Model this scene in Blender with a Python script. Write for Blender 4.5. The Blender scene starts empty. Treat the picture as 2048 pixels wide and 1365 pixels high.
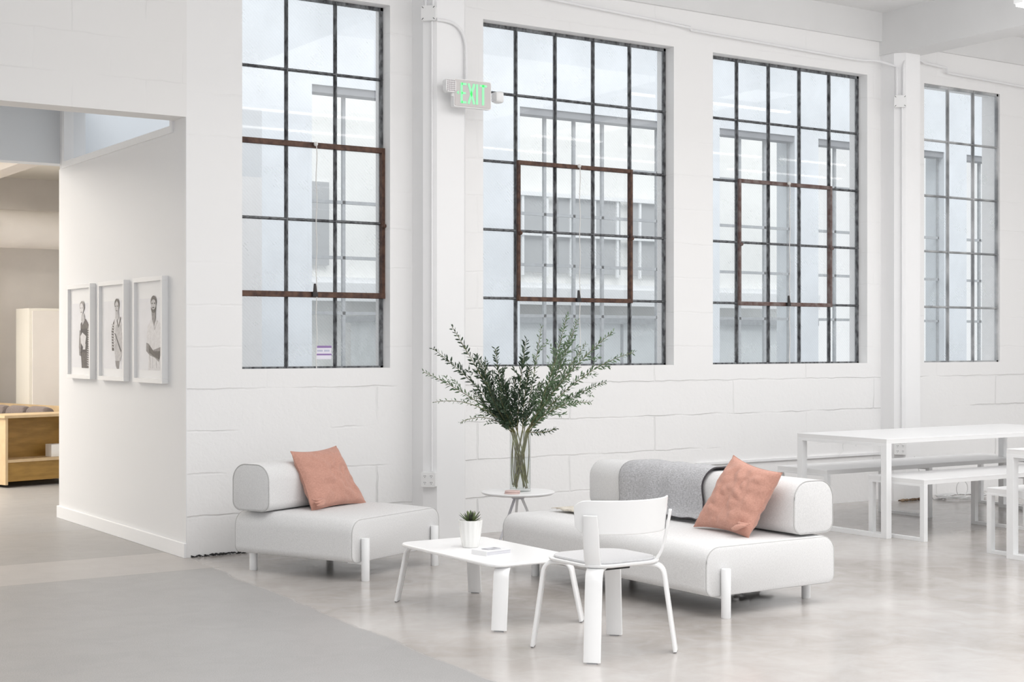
import bpy, bmesh, math, random
from mathutils import Vector, Matrix, noise
random.seed(7)
C = bpy.context.scene.collection
PI = math.pi
R = math.radians

# ------------------------------------------------------------------ camera
F, HZ, CAMZ = 2963.0, 690.0, 1.45
AZ = R(56.2)
FW = Vector((math.cos(AZ), math.sin(AZ), 0)); RT = Vector((math.sin(AZ), -math.cos(AZ), 0))
cam = bpy.data.cameras.new('camera'); co = bpy.data.objects.new('camera', cam); C.objects.link(co)
cam.lens = F/2048*36; cam.sensor_width = 36; cam.shift_y = (HZ-682.5)/2048
co.location = (0, 0, CAMZ); co.rotation_euler = (R(90), 0, AZ-R(90)); cam.clip_end = 200
bpy.context.scene.camera = co

# ------------------------------------------------------------------ materials
def mat(name, col, rough=.5, metal=0, spec=.5, emit=None, es=0, var=0, vs=8, bump=0, bs=60, sheen=0, stretch=None, alt=None):
    m = bpy.data.materials.new(name); m.use_nodes = True
    nt = m.node_tree; b = nt.nodes['Principled BSDF']
    b.inputs['Roughness'].default_value = rough; b.inputs['Metallic'].default_value = metal
    b.inputs['Specular IOR Level'].default_value = spec
    b.inputs['Sheen Weight'].default_value = sheen
    tc = nt.nodes.new('ShaderNodeTexCoord'); mp = nt.nodes.new('ShaderNodeMapping')
    nt.links.new(tc.outputs['Object'], mp.inputs['Vector'])
    if stretch: mp.inputs['Scale'].default_value = stretch
    if var or alt:
        n = nt.nodes.new('ShaderNodeTexNoise'); n.inputs['Scale'].default_value = vs; n.inputs['Detail'].default_value = 5
        nt.links.new(mp.outputs[0], n.inputs['Vector'])
        mr = nt.nodes.new('ShaderNodeMapRange'); mr.inputs[1].default_value = .35; mr.inputs[2].default_value = .65
        nt.links.new(n.outputs[0], mr.inputs[0])
        mx = nt.nodes.new('ShaderNodeMix'); mx.data_type = 'RGBA'
        a2 = alt if alt else tuple(max(0, c*(1-var)) for c in col)
        mx.inputs[6].default_value = (*col, 1); mx.inputs[7].default_value = (*a2, 1)
        nt.links.new(mr.outputs[0], mx.inputs[0]); nt.links.new(mx.outputs[2], b.inputs['Base Color'])
    else:
        b.inputs['Base Color'].default_value = (*col, 1)
    if bump:
        n2 = nt.nodes.new('ShaderNodeTexNoise'); n2.inputs['Scale'].default_value = bs; n2.inputs['Detail'].default_value = 4
        nt.links.new(mp.outputs[0], n2.inputs['Vector'])
        bp = nt.nodes.new('ShaderNodeBump'); bp.inputs['Strength'].default_value = bump; bp.inputs['Distance'].default_value = .01
        nt.links.new(n2.outputs[0], bp.inputs['Height']); nt.links.new(bp.outputs[0], b.inputs['Normal'])
    if emit:
        b.inputs['Emission Color'].default_value = (*emit, 1); b.inputs['Emission Strength'].default_value = es
    return m

def wall_mat(name, col, bw, bh, mortar, strength, rough_noise=.25, lowrough=True, axis='XZ'):
    """painted block masonry: irregular joints + lumpy paint"""
    m = bpy.data.materials.new(name); m.use_nodes = True
    nt = m.node_tree; L = nt.links.new; b = nt.nodes['Principled BSDF']; b.inputs['Roughness'].default_value = .55
    tc = nt.nodes.new('ShaderNodeTexCoord'); sp = nt.nodes.new('ShaderNodeSeparateXYZ'); cb = nt.nodes.new('ShaderNodeCombineXYZ')
    L(tc.outputs['Object'], sp.inputs[0]); L(sp.outputs[0 if axis == 'XZ' else 1], cb.inputs[0]); L(sp.outputs[2], cb.inputs[1])
    nz = nt.nodes.new('ShaderNodeTexNoise'); nz.inputs['Scale'].default_value = 5; nz.inputs['Detail'].default_value = 5; L(tc.outputs['Object'], nz.inputs['Vector'])
    sub = nt.nodes.new('ShaderNodeVectorMath'); sub.operation = 'MULTIPLY_ADD'
    L(nz.outputs['Color'], sub.inputs[0]); sub.inputs[1].default_value = (.035, .035, 0); L(cb.outputs[0], sub.inputs[2])
    br = nt.nodes.new('ShaderNodeTexBrick'); br.inputs['Scale'].default_value = 1
    br.inputs['Brick Width'].default_value = bw; br.inputs['Row Height'].default_value = bh
    br.inputs['Mortar Size'].default_value = mortar; br.inputs['Mortar Smooth'].default_value = .6
    br.inputs['Color1'].default_value = br.inputs['Color2'].default_value = (1, 1, 1, 1); br.inputs['Mortar'].default_value = (0, 0, 0, 1)
    L(sub.outputs[0], br.inputs['Vector'])
    # joints fade in and out
    n3 = nt.nodes.new('ShaderNodeTexNoise'); n3.inputs['Scale'].default_value = 1.3; n3.inputs['Detail'].default_value = 3; L(tc.outputs['Object'], n3.inputs['Vector'])
    mr = nt.nodes.new('ShaderNodeMapRange'); mr.inputs[1].default_value = .42; mr.inputs[2].default_value = .62; L(n3.outputs[0], mr.inputs[0])
    inv = nt.nodes.new('ShaderNodeMath'); inv.operation = 'SUBTRACT'; inv.inputs[0].default_value = 1; L(br.outputs['Color'], inv.inputs[1])
    # fade joints above sill height
    hz = nt.nodes.new('ShaderNodeMapRange'); hz.inputs[1].default_value = 1.35; hz.inputs[2].default_value = 1.0; hz.inputs[3].default_value = .15 if lowrough else 1; hz.inputs[4].default_value = 1; L(sp.outputs[2], hz.inputs[0])
    mu = nt.nodes.new('ShaderNodeMath'); mu.operation = 'MULTIPLY'; L(inv.outputs[0], mu.inputs[0]); L(mr.outputs[0], mu.inputs[1])
    mu2 = nt.nodes.new('ShaderNodeMath'); mu2.operation = 'MULTIPLY'; L(mu.outputs[0], mu2.inputs[0]); L(hz.outputs[0], mu2.inputs[1])
    n4 = nt.nodes.new('ShaderNodeTexNoise'); n4.inputs['Scale'].default_value = 26; n4.inputs['Detail'].default_value = 5; n4.inputs['Distortion'].default_value = .6; L(tc.outputs['Object'], n4.inputs['Vector'])
    mu3 = nt.nodes.new('ShaderNodeMath'); mu3.operation = 'MULTIPLY'; L(n4.outputs[0], mu3.inputs[0]); L(hz.outputs[0], mu3.inputs[1])
    mu4 = nt.nodes.new('ShaderNodeMath'); mu4.operation = 'MULTIPLY'; L(mu3.outputs[0], mu4.inputs[0]); mu4.inputs[1].default_value = rough_noise
    sb = nt.nodes.new('ShaderNodeMath'); sb.operation = 'SUBTRACT'; L(mu4.outputs[0], sb.inputs[0]); L(mu2.outputs[0], sb.inputs[1])
    bp = nt.nodes.new('ShaderNodeBump'); bp.inputs['Strength'].default_value = strength; bp.inputs['Distance'].default_value = .015
    L(sb.outputs[0], bp.inputs['Height']); L(bp.outputs[0], b.inputs['Normal'])
    mx = nt.nodes.new('ShaderNodeMix'); mx.data_type = 'RGBA'; mx.inputs[6].default_value = (*col, 1); mx.inputs[7].default_value = tuple(c*.90 for c in col)+(1,)
    L(mu2.outputs[0], mx.inputs[0]); L(mx.outputs[2], b.inputs['Base Color'])
    return m

def glass_mat(name, haze=.1, hatch=.06, tint=(.93, .96, .98), dirt=.1):
    m = bpy.data.materials.new(name); m.use_nodes = True
    nt = m.node_tree; L = nt.links.new; nt.nodes.clear()
    out = nt.nodes.new('ShaderNodeOutputMaterial'); tr = nt.nodes.new('ShaderNodeBsdfTransparent'); tr.inputs[0].default_value = (.97, .98, .985, 1)
    df = nt.nodes.new('ShaderNodeBsdfDiffuse'); df.inputs[0].default_value = (*tint, 1)
    tl = nt.nodes.new('ShaderNodeBsdfTranslucent'); tl.inputs[0].default_value = (*tint, 1)
    m0 = nt.nodes.new('ShaderNodeMixShader'); L(df.outputs[0], m0.inputs[1]); L(tl.outputs[0], m0.inputs[2]); m0.inputs[0].default_value = .6
    gl = nt.nodes.new('ShaderNodeBsdfGlossy'); gl.inputs['Roughness'].default_value = .02
    lw = nt.nodes.new('ShaderNodeLayerWeight'); lw.inputs[0].default_value = .5
    pw = nt.nodes.new('ShaderNodeMath'); pw.operation = 'POWER'; L(lw.outputs['Facing'], pw.inputs[0]); pw.inputs[1].default_value = 4
    fr = nt.nodes.new('ShaderNodeMath'); fr.operation = 'MULTIPLY_ADD'; L(pw.outputs[0], fr.inputs[0]); fr.inputs[1].default_value = .6; fr.inputs[2].default_value = .05
    tc = nt.nodes.new('ShaderNodeTexCoord'); mp = nt.nodes.new('ShaderNodeMapping'); mp.inputs['Rotation'].default_value = (0, R(45), 0)
    L(tc.outputs['Object'], mp.inputs[0])
    wv = nt.nodes.new('ShaderNodeTexWave'); wv.inputs['Scale'].default_value = 16; wv.inputs['Distortion'].default_value = .15; L(mp.outputs[0], wv.inputs[0])
    nz = nt.nodes.new('ShaderNodeTexNoise'); nz.inputs['Scale'].default_value = 4; nz.inputs['Detail'].default_value = 6; L(tc.outputs['Object'], nz.inputs[0])
    a = nt.nodes.new('ShaderNodeMath'); a.operation = 'MULTIPLY_ADD'; L(wv.outputs['Fac'], a.inputs[0]); a.inputs[1].default_value = hatch; a.inputs[2].default_value = haze
    mr = nt.nodes.new('ShaderNodeMapRange'); mr.inputs[1].default_value = .45; mr.inputs[2].default_value = .75; mr.inputs[4].default_value = dirt; L(nz.outputs[0], mr.inputs[0])
    a2 = nt.nodes.new('ShaderNodeMath'); a2.operation = 'ADD'; L(a.outputs[0], a2.inputs[0]); L(mr.outputs[0], a2.inputs[1])
    m1 = nt.nodes.new('ShaderNodeMixShader'); L(a2.outputs[0], m1.inputs[0]); L(tr.outputs[0], m1.inputs[1]); L(m0.outputs[0], m1.inputs[2])
    m2 = nt.nodes.new('ShaderNodeMixShader'); L(fr.outputs[0], m2.inputs[0]); L(m1.outputs[0], m2.inputs[1]); L(gl.outputs[0], m2.inputs[2])
    L(m2.outputs[0], out.inputs[0])
    return m

def clear_glass(name, ior=1.45):
    m = bpy.data.materials.new(name); m.use_nodes = True
    b = m.node_tree.nodes['Principled BSDF']; b.inputs['Transmission Weight'].default_value = 1
    b.inputs['Roughness'].default_value = 0; b.inputs['IOR'].default_value = ior; b.inputs['Base Color'].default_value = (.97, .985, .98, 1)
    return m

def thin_glass(name, fac=1.0, tint=(.96,.98,.97)):
    m = bpy.data.materials.new(name); m.use_nodes = True
    nt = m.node_tree; L = nt.links.new; nt.nodes.clear()
    out = nt.nodes.new('ShaderNodeOutputMaterial'); tr = nt.nodes.new('ShaderNodeBsdfTransparent'); tr.inputs[0].default_value = (*tint, 1)
    gl = nt.nodes.new('ShaderNodeBsdfGlossy'); gl.inputs['Roughness'].default_value = .01
    lw = nt.nodes.new('ShaderNodeLayerWeight'); lw.inputs[0].default_value = .5
    pw = nt.nodes.new('ShaderNodeMath'); pw.operation = 'POWER'; L(lw.outputs['Facing'], pw.inputs[0]); pw.inputs[1].default_value = 4
    mu = nt.nodes.new('ShaderNodeMath'); mu.operation = 'MULTIPLY_ADD'; mu.inputs[1].default_value = .6*fac; mu.inputs[2].default_value = .04*fac; L(pw.outputs[0], mu.inputs[0])
    m2 = nt.nodes.new('ShaderNodeMixShader'); L(mu.outputs[0], m2.inputs[0]); L(tr.outputs[0], m2.inputs[1]); L(gl.outputs[0], m2.inputs[2]); L(m2.outputs[0], out.inputs[0])
    return m

def fabric(name, col, col2, scale=420, bump=.25, rough=.9):
    m = bpy.data.materials.new(name); m.use_nodes = True
    nt = m.node_tree; L = nt.links.new; b = nt.nodes['Principled BSDF']; b.inputs['Roughness'].default_value = rough
    b.inputs['Sheen Weight'].default_value = .15; b.inputs['Specular IOR Level'].default_value = .2
    tc = nt.nodes.new('ShaderNodeTexCoord')
    fs = []
    for sc in ((1, 1, .22), (.25, .25, 1)):
        mp = nt.nodes.new('ShaderNodeMapping'); mp.inputs['Scale'].default_value = sc; L(tc.outputs['Object'], mp.inputs[0])
        n = nt.nodes.new('ShaderNodeTexNoise'); n.inputs['Scale'].default_value = scale; n.inputs['Detail'].default_value = 2; L(mp.outputs[0], n.inputs[0]); fs.append(n)
    ad = nt.nodes.new('ShaderNodeMath'); ad.operation = 'ADD'; L(fs[0].outputs[0], ad.inputs[0]); L(fs[1].outputs[0], ad.inputs[1])
    mr = nt.nodes.new('ShaderNodeMapRange'); mr.inputs[1].default_value = .75; mr.inputs[2].default_value = 1.25; L(ad.outputs[0], mr.inputs[0])
    mx = nt.nodes.new('ShaderNodeMix'); mx.data_type = 'RGBA'; mx.inputs[6].default_value = (*col, 1); mx.inputs[7].default_value = (*col2, 1)
    L(mr.outputs[0], mx.inputs[0]); L(mx.outputs[2], b.inputs['Base Color'])
    bp = nt.nodes.new('ShaderNodeBump'); bp.inputs['Strength'].default_value = bump; bp.inputs['Distance'].default_value = .002
    L(ad.outputs[0], bp.inputs['Height']); L(bp.outputs[0], b.inputs['Normal'])
    return m

def floor_mat():
    m = bpy.data.materials.new('polished_concrete'); m.use_nodes = True
    nt = m.node_tree; L = nt.links.new; b = nt.nodes['Principled BSDF']
    tc = nt.nodes.new('ShaderNodeTexCoord'); P = tc.outputs['Object']
    def noi(s, d=5, dist=0):
        n = nt.nodes.new('ShaderNodeTexNoise'); n.inputs['Scale'].default_value = s; n.inputs['Detail'].default_value = d; n.inputs['Distortion'].default_value = dist; L(P, n.inputs[0]); return n.outputs[0]
    def rng(v, a, c, lo=0., hi=1.):
        r = nt.nodes.new('ShaderNodeMapRange'); r.inputs[1].default_value = a; r.inputs[2].default_value = c; r.inputs[3].default_value = lo; r.inputs[4].default_value = hi; L(v, r.inputs[0]); return r.outputs[0]
    def mix(f, a, c):
        x = nt.nodes.new('ShaderNodeMix'); x.data_type = 'RGBA'; L(f, x.inputs[0])
        for i, v in ((6, a), (7, c)):
            if isinstance(v, tuple): x.inputs[i].default_value = (*v, 1)
            else: L(v, x.inputs[i])
        return x.outputs[2]
    def math_(op, a, c):
        x = nt.nodes.new('ShaderNodeMath'); x.operation = op
        for i, v in ((0, a), (1, c)):
            if isinstance(v, (int, float)): x.inputs[i].default_value = v
            else: L(v, x.inputs[i])
        return x.outputs[0]
    sp = nt.nodes.new('ShaderNodeSeparateXYZ'); L(P, sp.inputs[0]); X, Y = sp.outputs[0], sp.outputs[1]
    # line between old matte slab and polished slab: through (3.9,9.35) and (3.49,5.33)
    n = Vector((FL[1][1]-FL[0][1], -(FL[1][0]-FL[0][0]))).normalized()
    d = math_('ADD', math_('MULTIPLY', X, n.x), math_('MULTIPLY', Y, n.y))
    d = math_('SUBTRACT', d, n.x*FL[0][0]+n.y*FL[0][1])
    if n.x < 0: d = math_('MULTIPLY', d, -1.)
    d = math_('ADD', d, math_('MULTIPLY', math_('SUBTRACT', noi(1.6, 8), .5), .16))
    side = math_('MULTIPLY', rng(d, -.012, .012), rng(Y, 9.59, 9.60, 1., 0.))          # 1 = polished slab
    big = rng(noi(.9, 6, .4), .3, .7); fine = rng(noi(170, 3), .38, .62); mid = rng(noi(6, 6, .8), .35, .7)
    pol = mix(big, (.34, .305, .275), (.55, .52, .50)); pol = mix(math_('MULTIPLY', mid, .35), pol, (.56, .55, .545))
    mt = mix(big, (.28, .272, .268), (.335, .328, .322)); mt = mix(math_('MULTIPLY', fine, .6), mt, (.43, .425, .425))
    col = mix(side, mt, pol)
    # thresholds: strips at the opening
    st = math_('MULTIPLY', rng(Y, 9.07, 9.09), rng(Y, 9.93, 9.95, 1., 0.)); st = math_('MULTIPLY', st, rng(X, 3.8, 3.9, 1., 0.))
    col = mix(math_('MULTIPLY', st, .5), col, (.56, .52, .49))
    inn = math_('MULTIPLY', rng(Y, 9.93, 9.95), rng(Y, 11.5, 11.52, 1., 0.))
    col = mix(math_('MULTIPLY', inn, .45), col, (.34, .32, .30))
    # hairline joints
    for y0 in (9.08, 9.94, 11.51):
        j = math_('MULTIPLY', rng(math_('ABSOLUTE', math_('SUBTRACT', Y, y0), 0), .004, .010, 1., 0.), rng(X, 3.8, 3.85, 1., 0.))
        col = mix(math_('MULTIPLY', j, .5), col, (.22, .21, .2))
    L(col, b.inputs['Base Color'])
    rr = math_('ADD', rng(side, 0, 1, .40, .15), math_('MULTIPLY', mid, .07)); L(rr, b.inputs['Roughness'])
    b.inputs['Specular IOR Level'].default_value = .8
    bp = nt.nodes.new('ShaderNodeBump'); bp.inputs['Strength'].default_value = .12; bp.inputs['Distance'].default_value = .004
    L(math_('ADD', mid, math_('MULTIPLY', fine, .12)), bp.inputs['Height']); L(bp.outputs[0], b.inputs['Normal'])
    return m
FL = [(3.76, 9.36), (3.50, 5.60)]

M = {}
M['wall'] = wall_mat('painted_block_wall', (.87, .866, .864), 1.75, .29, .009, .6)
M['header'] = wall_mat('painted_block_header', (.83, .82, .81), .50, .27, .006, .22, rough_noise=.05, lowrough=False)
M['plaster'] = mat('smooth_white_plaster', (.88, .88, .885), .5, bump=.05, bs=9)
M['partition'] = mat('matt_white_partition', (.80, .80, .805), .6, bump=.05, bs=7)
M['ceil'] = mat('white_ceiling_paint', (.80, .80, .80), .7, var=.04, vs=2, bump=.08, bs=8)
M['beam'] = mat('white_beam_paint', (.76, .76, .76), .7, var=.03, vs=3)
M['bluewhite'] = mat('cool_white_paint', (.74, .77, .80), .6, bump=.05, bs=6)
M['warmwall'] = mat('warm_cream_wall', (.80, .76, .72), .7, var=.05, vs=3, bump=.25, bs=5)
M['cream'] = mat('cream_paint', (.80, .77, .70), .6)
M['creamd'] = mat('pale_taupe_paint', (.72, .67, .62), .6)
M['steel'] = mat('weathered_dark_steel', (.035, .036, .04), .55, alt=(.20, .21, .22), vs=38, stretch=(1, 1, .5))
M['lightsteel'] = mat('chipped_pale_grey_steel', (.55, .56, .57), .5, alt=(.22, .23, .24), vs=5, stretch=(1, 1, .7))
M['rust'] = mat('rusty_brown_sash', (.045, .018, .012), .6, alt=(.13, .065, .04), vs=22, bump=.2, bs=80)
M['rust2'] = mat('faded_rusty_sash', (.20, .16, .15), .6, alt=(.10, .05, .04), vs=18, bump=.2, bs=80)
M['iron'] = mat('dark_iron', (.03, .025, .025), .5)
M['glass'] = glass_mat('wired_window_glass', haze=.16, hatch=.05, dirt=.12)
M['extglass'] = thin_glass('courtyard_window_glass', .6, (.96, .97, .97))
M['transomglass'] = thin_glass('transom_glass', .8, (.93, .95, .97))
M['picglass'] = thin_glass('picture_glass', .35, (.99, .99, .99))
M['chain'] = mat('pale_pull_cord', (.75, .74, .72), .6)
M['conduit'] = mat('white_painted_conduit', (.84, .84, .85), .4)
M['plate'] = mat('white_plastic', (.86, .86, .86), .35)
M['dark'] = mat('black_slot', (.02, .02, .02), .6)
M['facade'] = mat('pale_blue_grey_render', (.70, .74, .78), .8, var=.10, vs=1.6, bump=.1, bs=6)
M['facadew'] = mat('white_reveal_render', (.86, .87, .88), .8)
M['extframe'] = mat('grey_courtyard_steel', (.36, .38, .40), .6, var=.2, vs=20)
M['exthead'] = mat('head_shadow_grey', (.22, .23, .25), .7)  # shadow at the courtyard opening heads, put into a dark colour
M['extback'] = mat('pale_panel', (.86, .86, .84), .8, var=.06, vs=1.5)
M['extdark'] = mat('grey_louvre', (.40, .41, .42), .7)
M['extshed'] = mat('pale_shed_panel', (.74, .77, .78), .8, var=.08, vs=2)
M['extground'] = mat('courtyard_concrete', (.65, .66, .67), .9, var=.1, vs=2)
M['whitewood'] = mat('white_lacquered_plywood', (.86, .86, .86), .35, bump=.03, bs=30)
M['whitemetal'] = mat('white_powder_coated_metal', (.85, .855, .86), .35)
M['greymetal'] = mat('pale_grey_powder_coated_metal', (.60, .60, .64), .4)
M['tabletop'] = mat('white_laminate', (.88, .88, .885), .3)
M['tedge'] = mat('chipped_white_edge', (.82, .82, .82), .5)
M['sofa'] = fabric('off_white_heather_wool', (.77, .768, .768), (.65, .648, .648))
M['sofaend'] = fabric('warm_off_white_heather_wool', (.76, .735, .715), (.65, .63, .61))
M['seam'] = mat('grey_piping', (.50, .495, .49), .9)
M['pink'] = fabric('dusty_terracotta_linen', (.60, .33, .26), (.50, .265, .205), scale=300, bump=.5)
M['throw'] = fabric('grey_wool', (.58, .58, .60), (.34, .34, .35), scale=260, bump=.6)
M['throwedge'] = mat('charcoal_blanket_stitching', (.05, .045, .05), .9)
M['cream_knit'] = fabric('cream_knit', (.80, .75, .66), (.60, .55, .47), scale=160, bump=.8)
M['seatpad'] = fabric('pale_grey_seat_pad', (.62, .62, .63), (.55, .55, .56), scale=500, bump=.1)
M['pot'] = mat('white_glazed_ceramic', (.85, .85, .83), .25)
M['soil'] = mat('dark_soil', (.05, .04, .035), .95, bump=.6, bs=90)
M['succ'] = mat('succulent_green', (.13, .19, .09), .45, alt=(.22, .26, .12), vs=30)
M['succtip'] = mat('succulent_dark', (.05, .06, .04), .45)
M['vase'] = thin_glass('clear_vase_glass', 1.3, (.97, .98, .978))
M['water'] = thin_glass('water', .4, (.97, .98, .975))
M['stem'] = mat('green_brown_stem', (.22, .23, .09), .6, alt=(.13, .11, .05), vs=25)
M['leafd'] = mat('dark_green_leaf', (.030, .055, .030), .45, alt=(.05, .09, .045), vs=14)
M['leafm'] = mat('mid_green_leaf', (.08, .14, .07), .45, alt=(.17, .25, .14), vs=14)
M['leafl'] = mat('pale_green_leaf', (.14, .21, .12), .5, alt=(.22, .28, .18), vs=14)
M['coaster'] = mat('dusty_pink_coaster', (.66, .50, .47), .6)
M['book'] = mat('white_book_cover', (.84, .84, .85), .4)
M['pages'] = mat('book_pages', (.72, .72, .76), .8, var=.25, vs=2, stretch=(1, 1, 260))
M['print'] = mat('grey_cover_photo', (.25, .25, .28), .5, alt=(.7, .7, .74), vs=28)
M['frame'] = mat('white_picture_frame', (.84, .84, .84), .4)
M['framein'] = mat('grey_frame_rebate', (.6, .6, .61), .6)
M['mount'] = mat('white_mount_board', (.86, .86, .865), .7)
M['photo'] = mat('pale_grey_photo_backdrop', (.80, .80, .83), .6, var=.06, vs=6)
M['pk'] = mat('photo_black', (.012, .011, .012), .6)
M['pd'] = mat('photo_dark_grey', (.10, .085, .08), .6, alt=(.03, .025, .025), vs=60)
M['pm'] = mat('photo_mid_grey', (.30, .28, .28), .6, alt=(.18, .17, .17), vs=50)
M['pl'] = mat('photo_light_grey', (.56, .55, .56), .6, alt=(.42, .41, .42), vs=40)
M['pw'] = mat('photo_near_white', (.76, .75, .76), .6, alt=(.64, .63, .64), vs=40)
M['exitface'] = mat('exit_sign_housing', (.64, .61, .60), .5)
M['exitgreen'] = mat('exit_green', (.35, .85, .50), .5, emit=(.22, 1.0, .42), es=.28)
M['lens'] = mat('lamp_lens', (.62, .58, .60), .3)
M['wood'] = mat('birch_plywood', (.52, .34, .14), .5, alt=(.42, .25, .08), vs=5, stretch=(1, 1, 6))
M['woodin'] = mat('shaded_plywood_inside', (.40, .23, .05), .5, alt=(.30, .17, .035), vs=5, stretch=(1, 1, 5))  # plywood colour darkened for the shade inside the daybed shelf
M['woodl'] = mat('pale_plywood_edge', (.66, .49, .29), .5, var=.1, vs=12)
M['taupe'] = fabric('taupe_upholstery', (.24, .20, .185), (.19, .155, .145), scale=200)
M['whitecloth'] = mat('white_cotton', (.80, .78, .74), .9, bump=.2, bs=12)
M['tube'] = mat('lit_tube', (1, 1, 1), .5, emit=(1, .98, .95), es=7)
M['cord'] = mat('white_cord', (.80, .80, .80), .5)
M['blackcord'] = mat('black_cord', (.03, .03, .035), .5)
M['labelp'] = mat('purple_label_bar', (.30, .19, .42), .5)
M['labelw'] = mat('pale_label', (.80, .78, .86), .5)
M['labelt'] = mat('blue_grey_letters', (.45, .48, .62), .5)
M['rub'] = mat('grey_glide', (.35, .35, .36), .6)
M['rubble'] = mat('crumbling_rusty_base', (.45, .33, .22), .9, alt=(.09, .05, .03), vs=14, bump=.6, bs=20)

# ------------------------------------------------------------------ mesh helpers
class MB:
    def __init__(s): s.bm = bmesh.new()
    def box(s, x0, x1, y0, y1, z0, z1, mtx=None):
        vs = [Vector((x, y, z)) for z in (z0, z1) for x, y in ((x0, y0), (x1, y0), (x1, y1), (x0, y1))]
        if mtx: vs = [mtx @ v for v in vs]
        v = [s.bm.verts.new(p) for p in vs]
        for f in ((3, 2, 1, 0), (4, 5, 6, 7), (0, 1, 5, 4), (1, 2, 6, 5), (2, 3, 7, 6), (3, 0, 4, 7)): s.bm.faces.new([v[i] for i in f])
        return s
    def rings(s, rings, closed=True, cap=True):
        rr = [[s.bm.verts.new(p) for p in r] for r in rings]
        n = len(rr[0])
        for a, b in zip(rr, rr[1:]):
            for i in range(n if closed else n-1):
                j = (i+1) % n; s.bm.faces.new((a[i], a[j], b[j], b[i]))
        if cap and closed:
            s.bm.faces.new(rr[0][::-1]); s.bm.faces.new(rr[-1])
        return s
    def tube(s, pts, r, seg=10, cap=True):
        pts = [Vector(p) for p in pts]; n = len(pts); rs = r if isinstance(r, (list, tuple)) else [r]*n
        up = None; rings = []
        for i, p in enumerate(pts):
            t = (pts[min(i+1, n-1)]-pts[max(i-1, 0)]).normalized()
            if up is None:
                up = Vector((0, 0, 1)) if abs(t.z) < .9 else Vector((1, 0, 0))
            u = t.cross(up)
            if u.length < 1e-4: u = t.cross(Vector((0, 1, 0)))
            u.normalize(); v = u.cross(t).normalized(); up = v
            rings.append([p+u*math.cos(2*PI*k/seg)*rs[i]+v*math.sin(2*PI*k/seg)*rs[i] for k in range(seg)])
        return s.rings(rings, True, cap)
    def lathe(s, prof, seg=32, c=(0, 0, 0), fl=None):
        rings = []
        for r, z in prof:
            ring = []
            for k in range(seg):
                a = 2*PI*k/seg; rr = r*(fl(k, seg) if fl else 1)
                ring.append(Vector((c[0]+rr*math.cos(a), c[1]+rr*math.sin(a), c[2]+z)))
            rings.append(ring)
        return s.rings(rings)
    def strip(s, path, width_dir, w, th, normal_side):
        """flat plank following a path; width along width_dir, thickness across"""
        path = [Vector(p) for p in path]; wd = Vector(width_dir).normalized(); n = len(path); rings = []
        for i, p in enumerate(path):
            t = (path[min(i+1, n-1)]-path[max(i-1, 0)]).normalized(); nn = t.cross(wd).normalized()
            ww = w[i] if isinstance(w, list) else w
            b = min(th*.35, .004)
            hw, ht = ww/2, th/2
            rings.append([p+wd*x+nn*y for x, y in ((-hw+b, -ht), (hw-b, -ht), (hw, -ht+b), (hw, ht-b), (hw-b, ht), (-hw+b, ht), (-hw, ht-b), (-hw, -ht+b))])
        return s.rings(rings)
    def poly(s, pts):
        s.bm.faces.new([s.bm.verts.new(Vector(p)) for p in pts]); return s
    def prism(s, pts, d):
        a = [Vector(p) for p in pts]; d = Vector(d); return s.rings([a, [p+d for p in a]])
    def sphere(s, c, r, seg=14, sc=(1, 1, 1)):
        bmesh.ops.create_uvsphere(s.bm, u_segments=seg, v_segments=max(6, seg//2), radius=1, matrix=Matrix.Translation(c) @ Matrix.Diagonal((r*sc[0], r*sc[1], r*sc[2], 1))); return s
    def build(s, name, m, parent=None, smooth=False, bevel=0, loc=None, sub=0):
        bmesh.ops.recalc_face_normals(s.bm, faces=s.bm.faces)
        me = bpy.data.meshes.new(name); s.bm.to_mesh(me); s.bm.free()
        o = bpy.data.objects.new(name, me); C.objects.link(o)
        me.materials.append(M[m] if isinstance(m, str) else m)
        if smooth:
            me.shade_smooth(); 
            try: me.set_sharp_from_angle(angle=R(40))
            except Exception: pass
        if bevel:
            b = o.modifiers.new('b', 'BEVEL'); b.width = bevel; b.segments = 3; b.limit_method = 'ANGLE'; b.angle_limit = R(40)
            me.shade_smooth()
            try: me.set_sharp_from_angle(angle=R(60))
            except Exception: pass
        if sub:
            q = o.modifiers.new('s', 'SUBSURF'); q.levels = q.render_levels = sub
        if parent: o.parent = parent
        if loc: o.location = loc
        return o

def tag(o, label=None, cat=None, group=None, kind=None):
    if label: o['label'] = label
    if cat: o['category'] = cat
    if group: o['group'] = group
    if kind: o['kind'] = kind
    return o
def thing(name, label, cat, loc=(0, 0, 0), rz=0, group=None, kind=None):
    o = bpy.data.objects.new(name, None); C.objects.link(o); o.location = loc; o.rotation_euler = (0, 0, rz); o.empty_display_size = .1
    return tag(o, label, cat, group, kind)
def struct(o, label, cat='wall'): return tag(o, label, cat, kind='structure')
def copy_tree(o, parent=None):
    c = o.copy(); C.objects.link(c)
    if parent: c.parent = parent
    for ch in [x for x in bpy.data.objects if x.parent == o]: copy_tree(ch, c)
    return c
def rrect(w, h, r, seg=6, cx=0, cy=0):
    out = []
    for sx, sy, a0 in ((1, 1, 0), (-1, 1, 90), (-1, -1, 180), (1, -1, 270)):
        for k in range(seg+1):
            a = R(a0+90*k/seg); out.append((cx+sx*(w/2-r)+r*math.cos(a), cy+sy*(h/2-r)+r*math.sin(a)))
    return out
def arc(c, r, a0, a1, n, ax1, ax2):
    c = Vector(c); ax1 = Vector(ax1); ax2 = Vector(ax2)
    return [c+ax1*(r*math.cos(R(a0+(a1-a0)*k/n)))+ax2*(r*math.sin(R(a0+(a1-a0)*k/n))) for k in range(n+1)]

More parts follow.
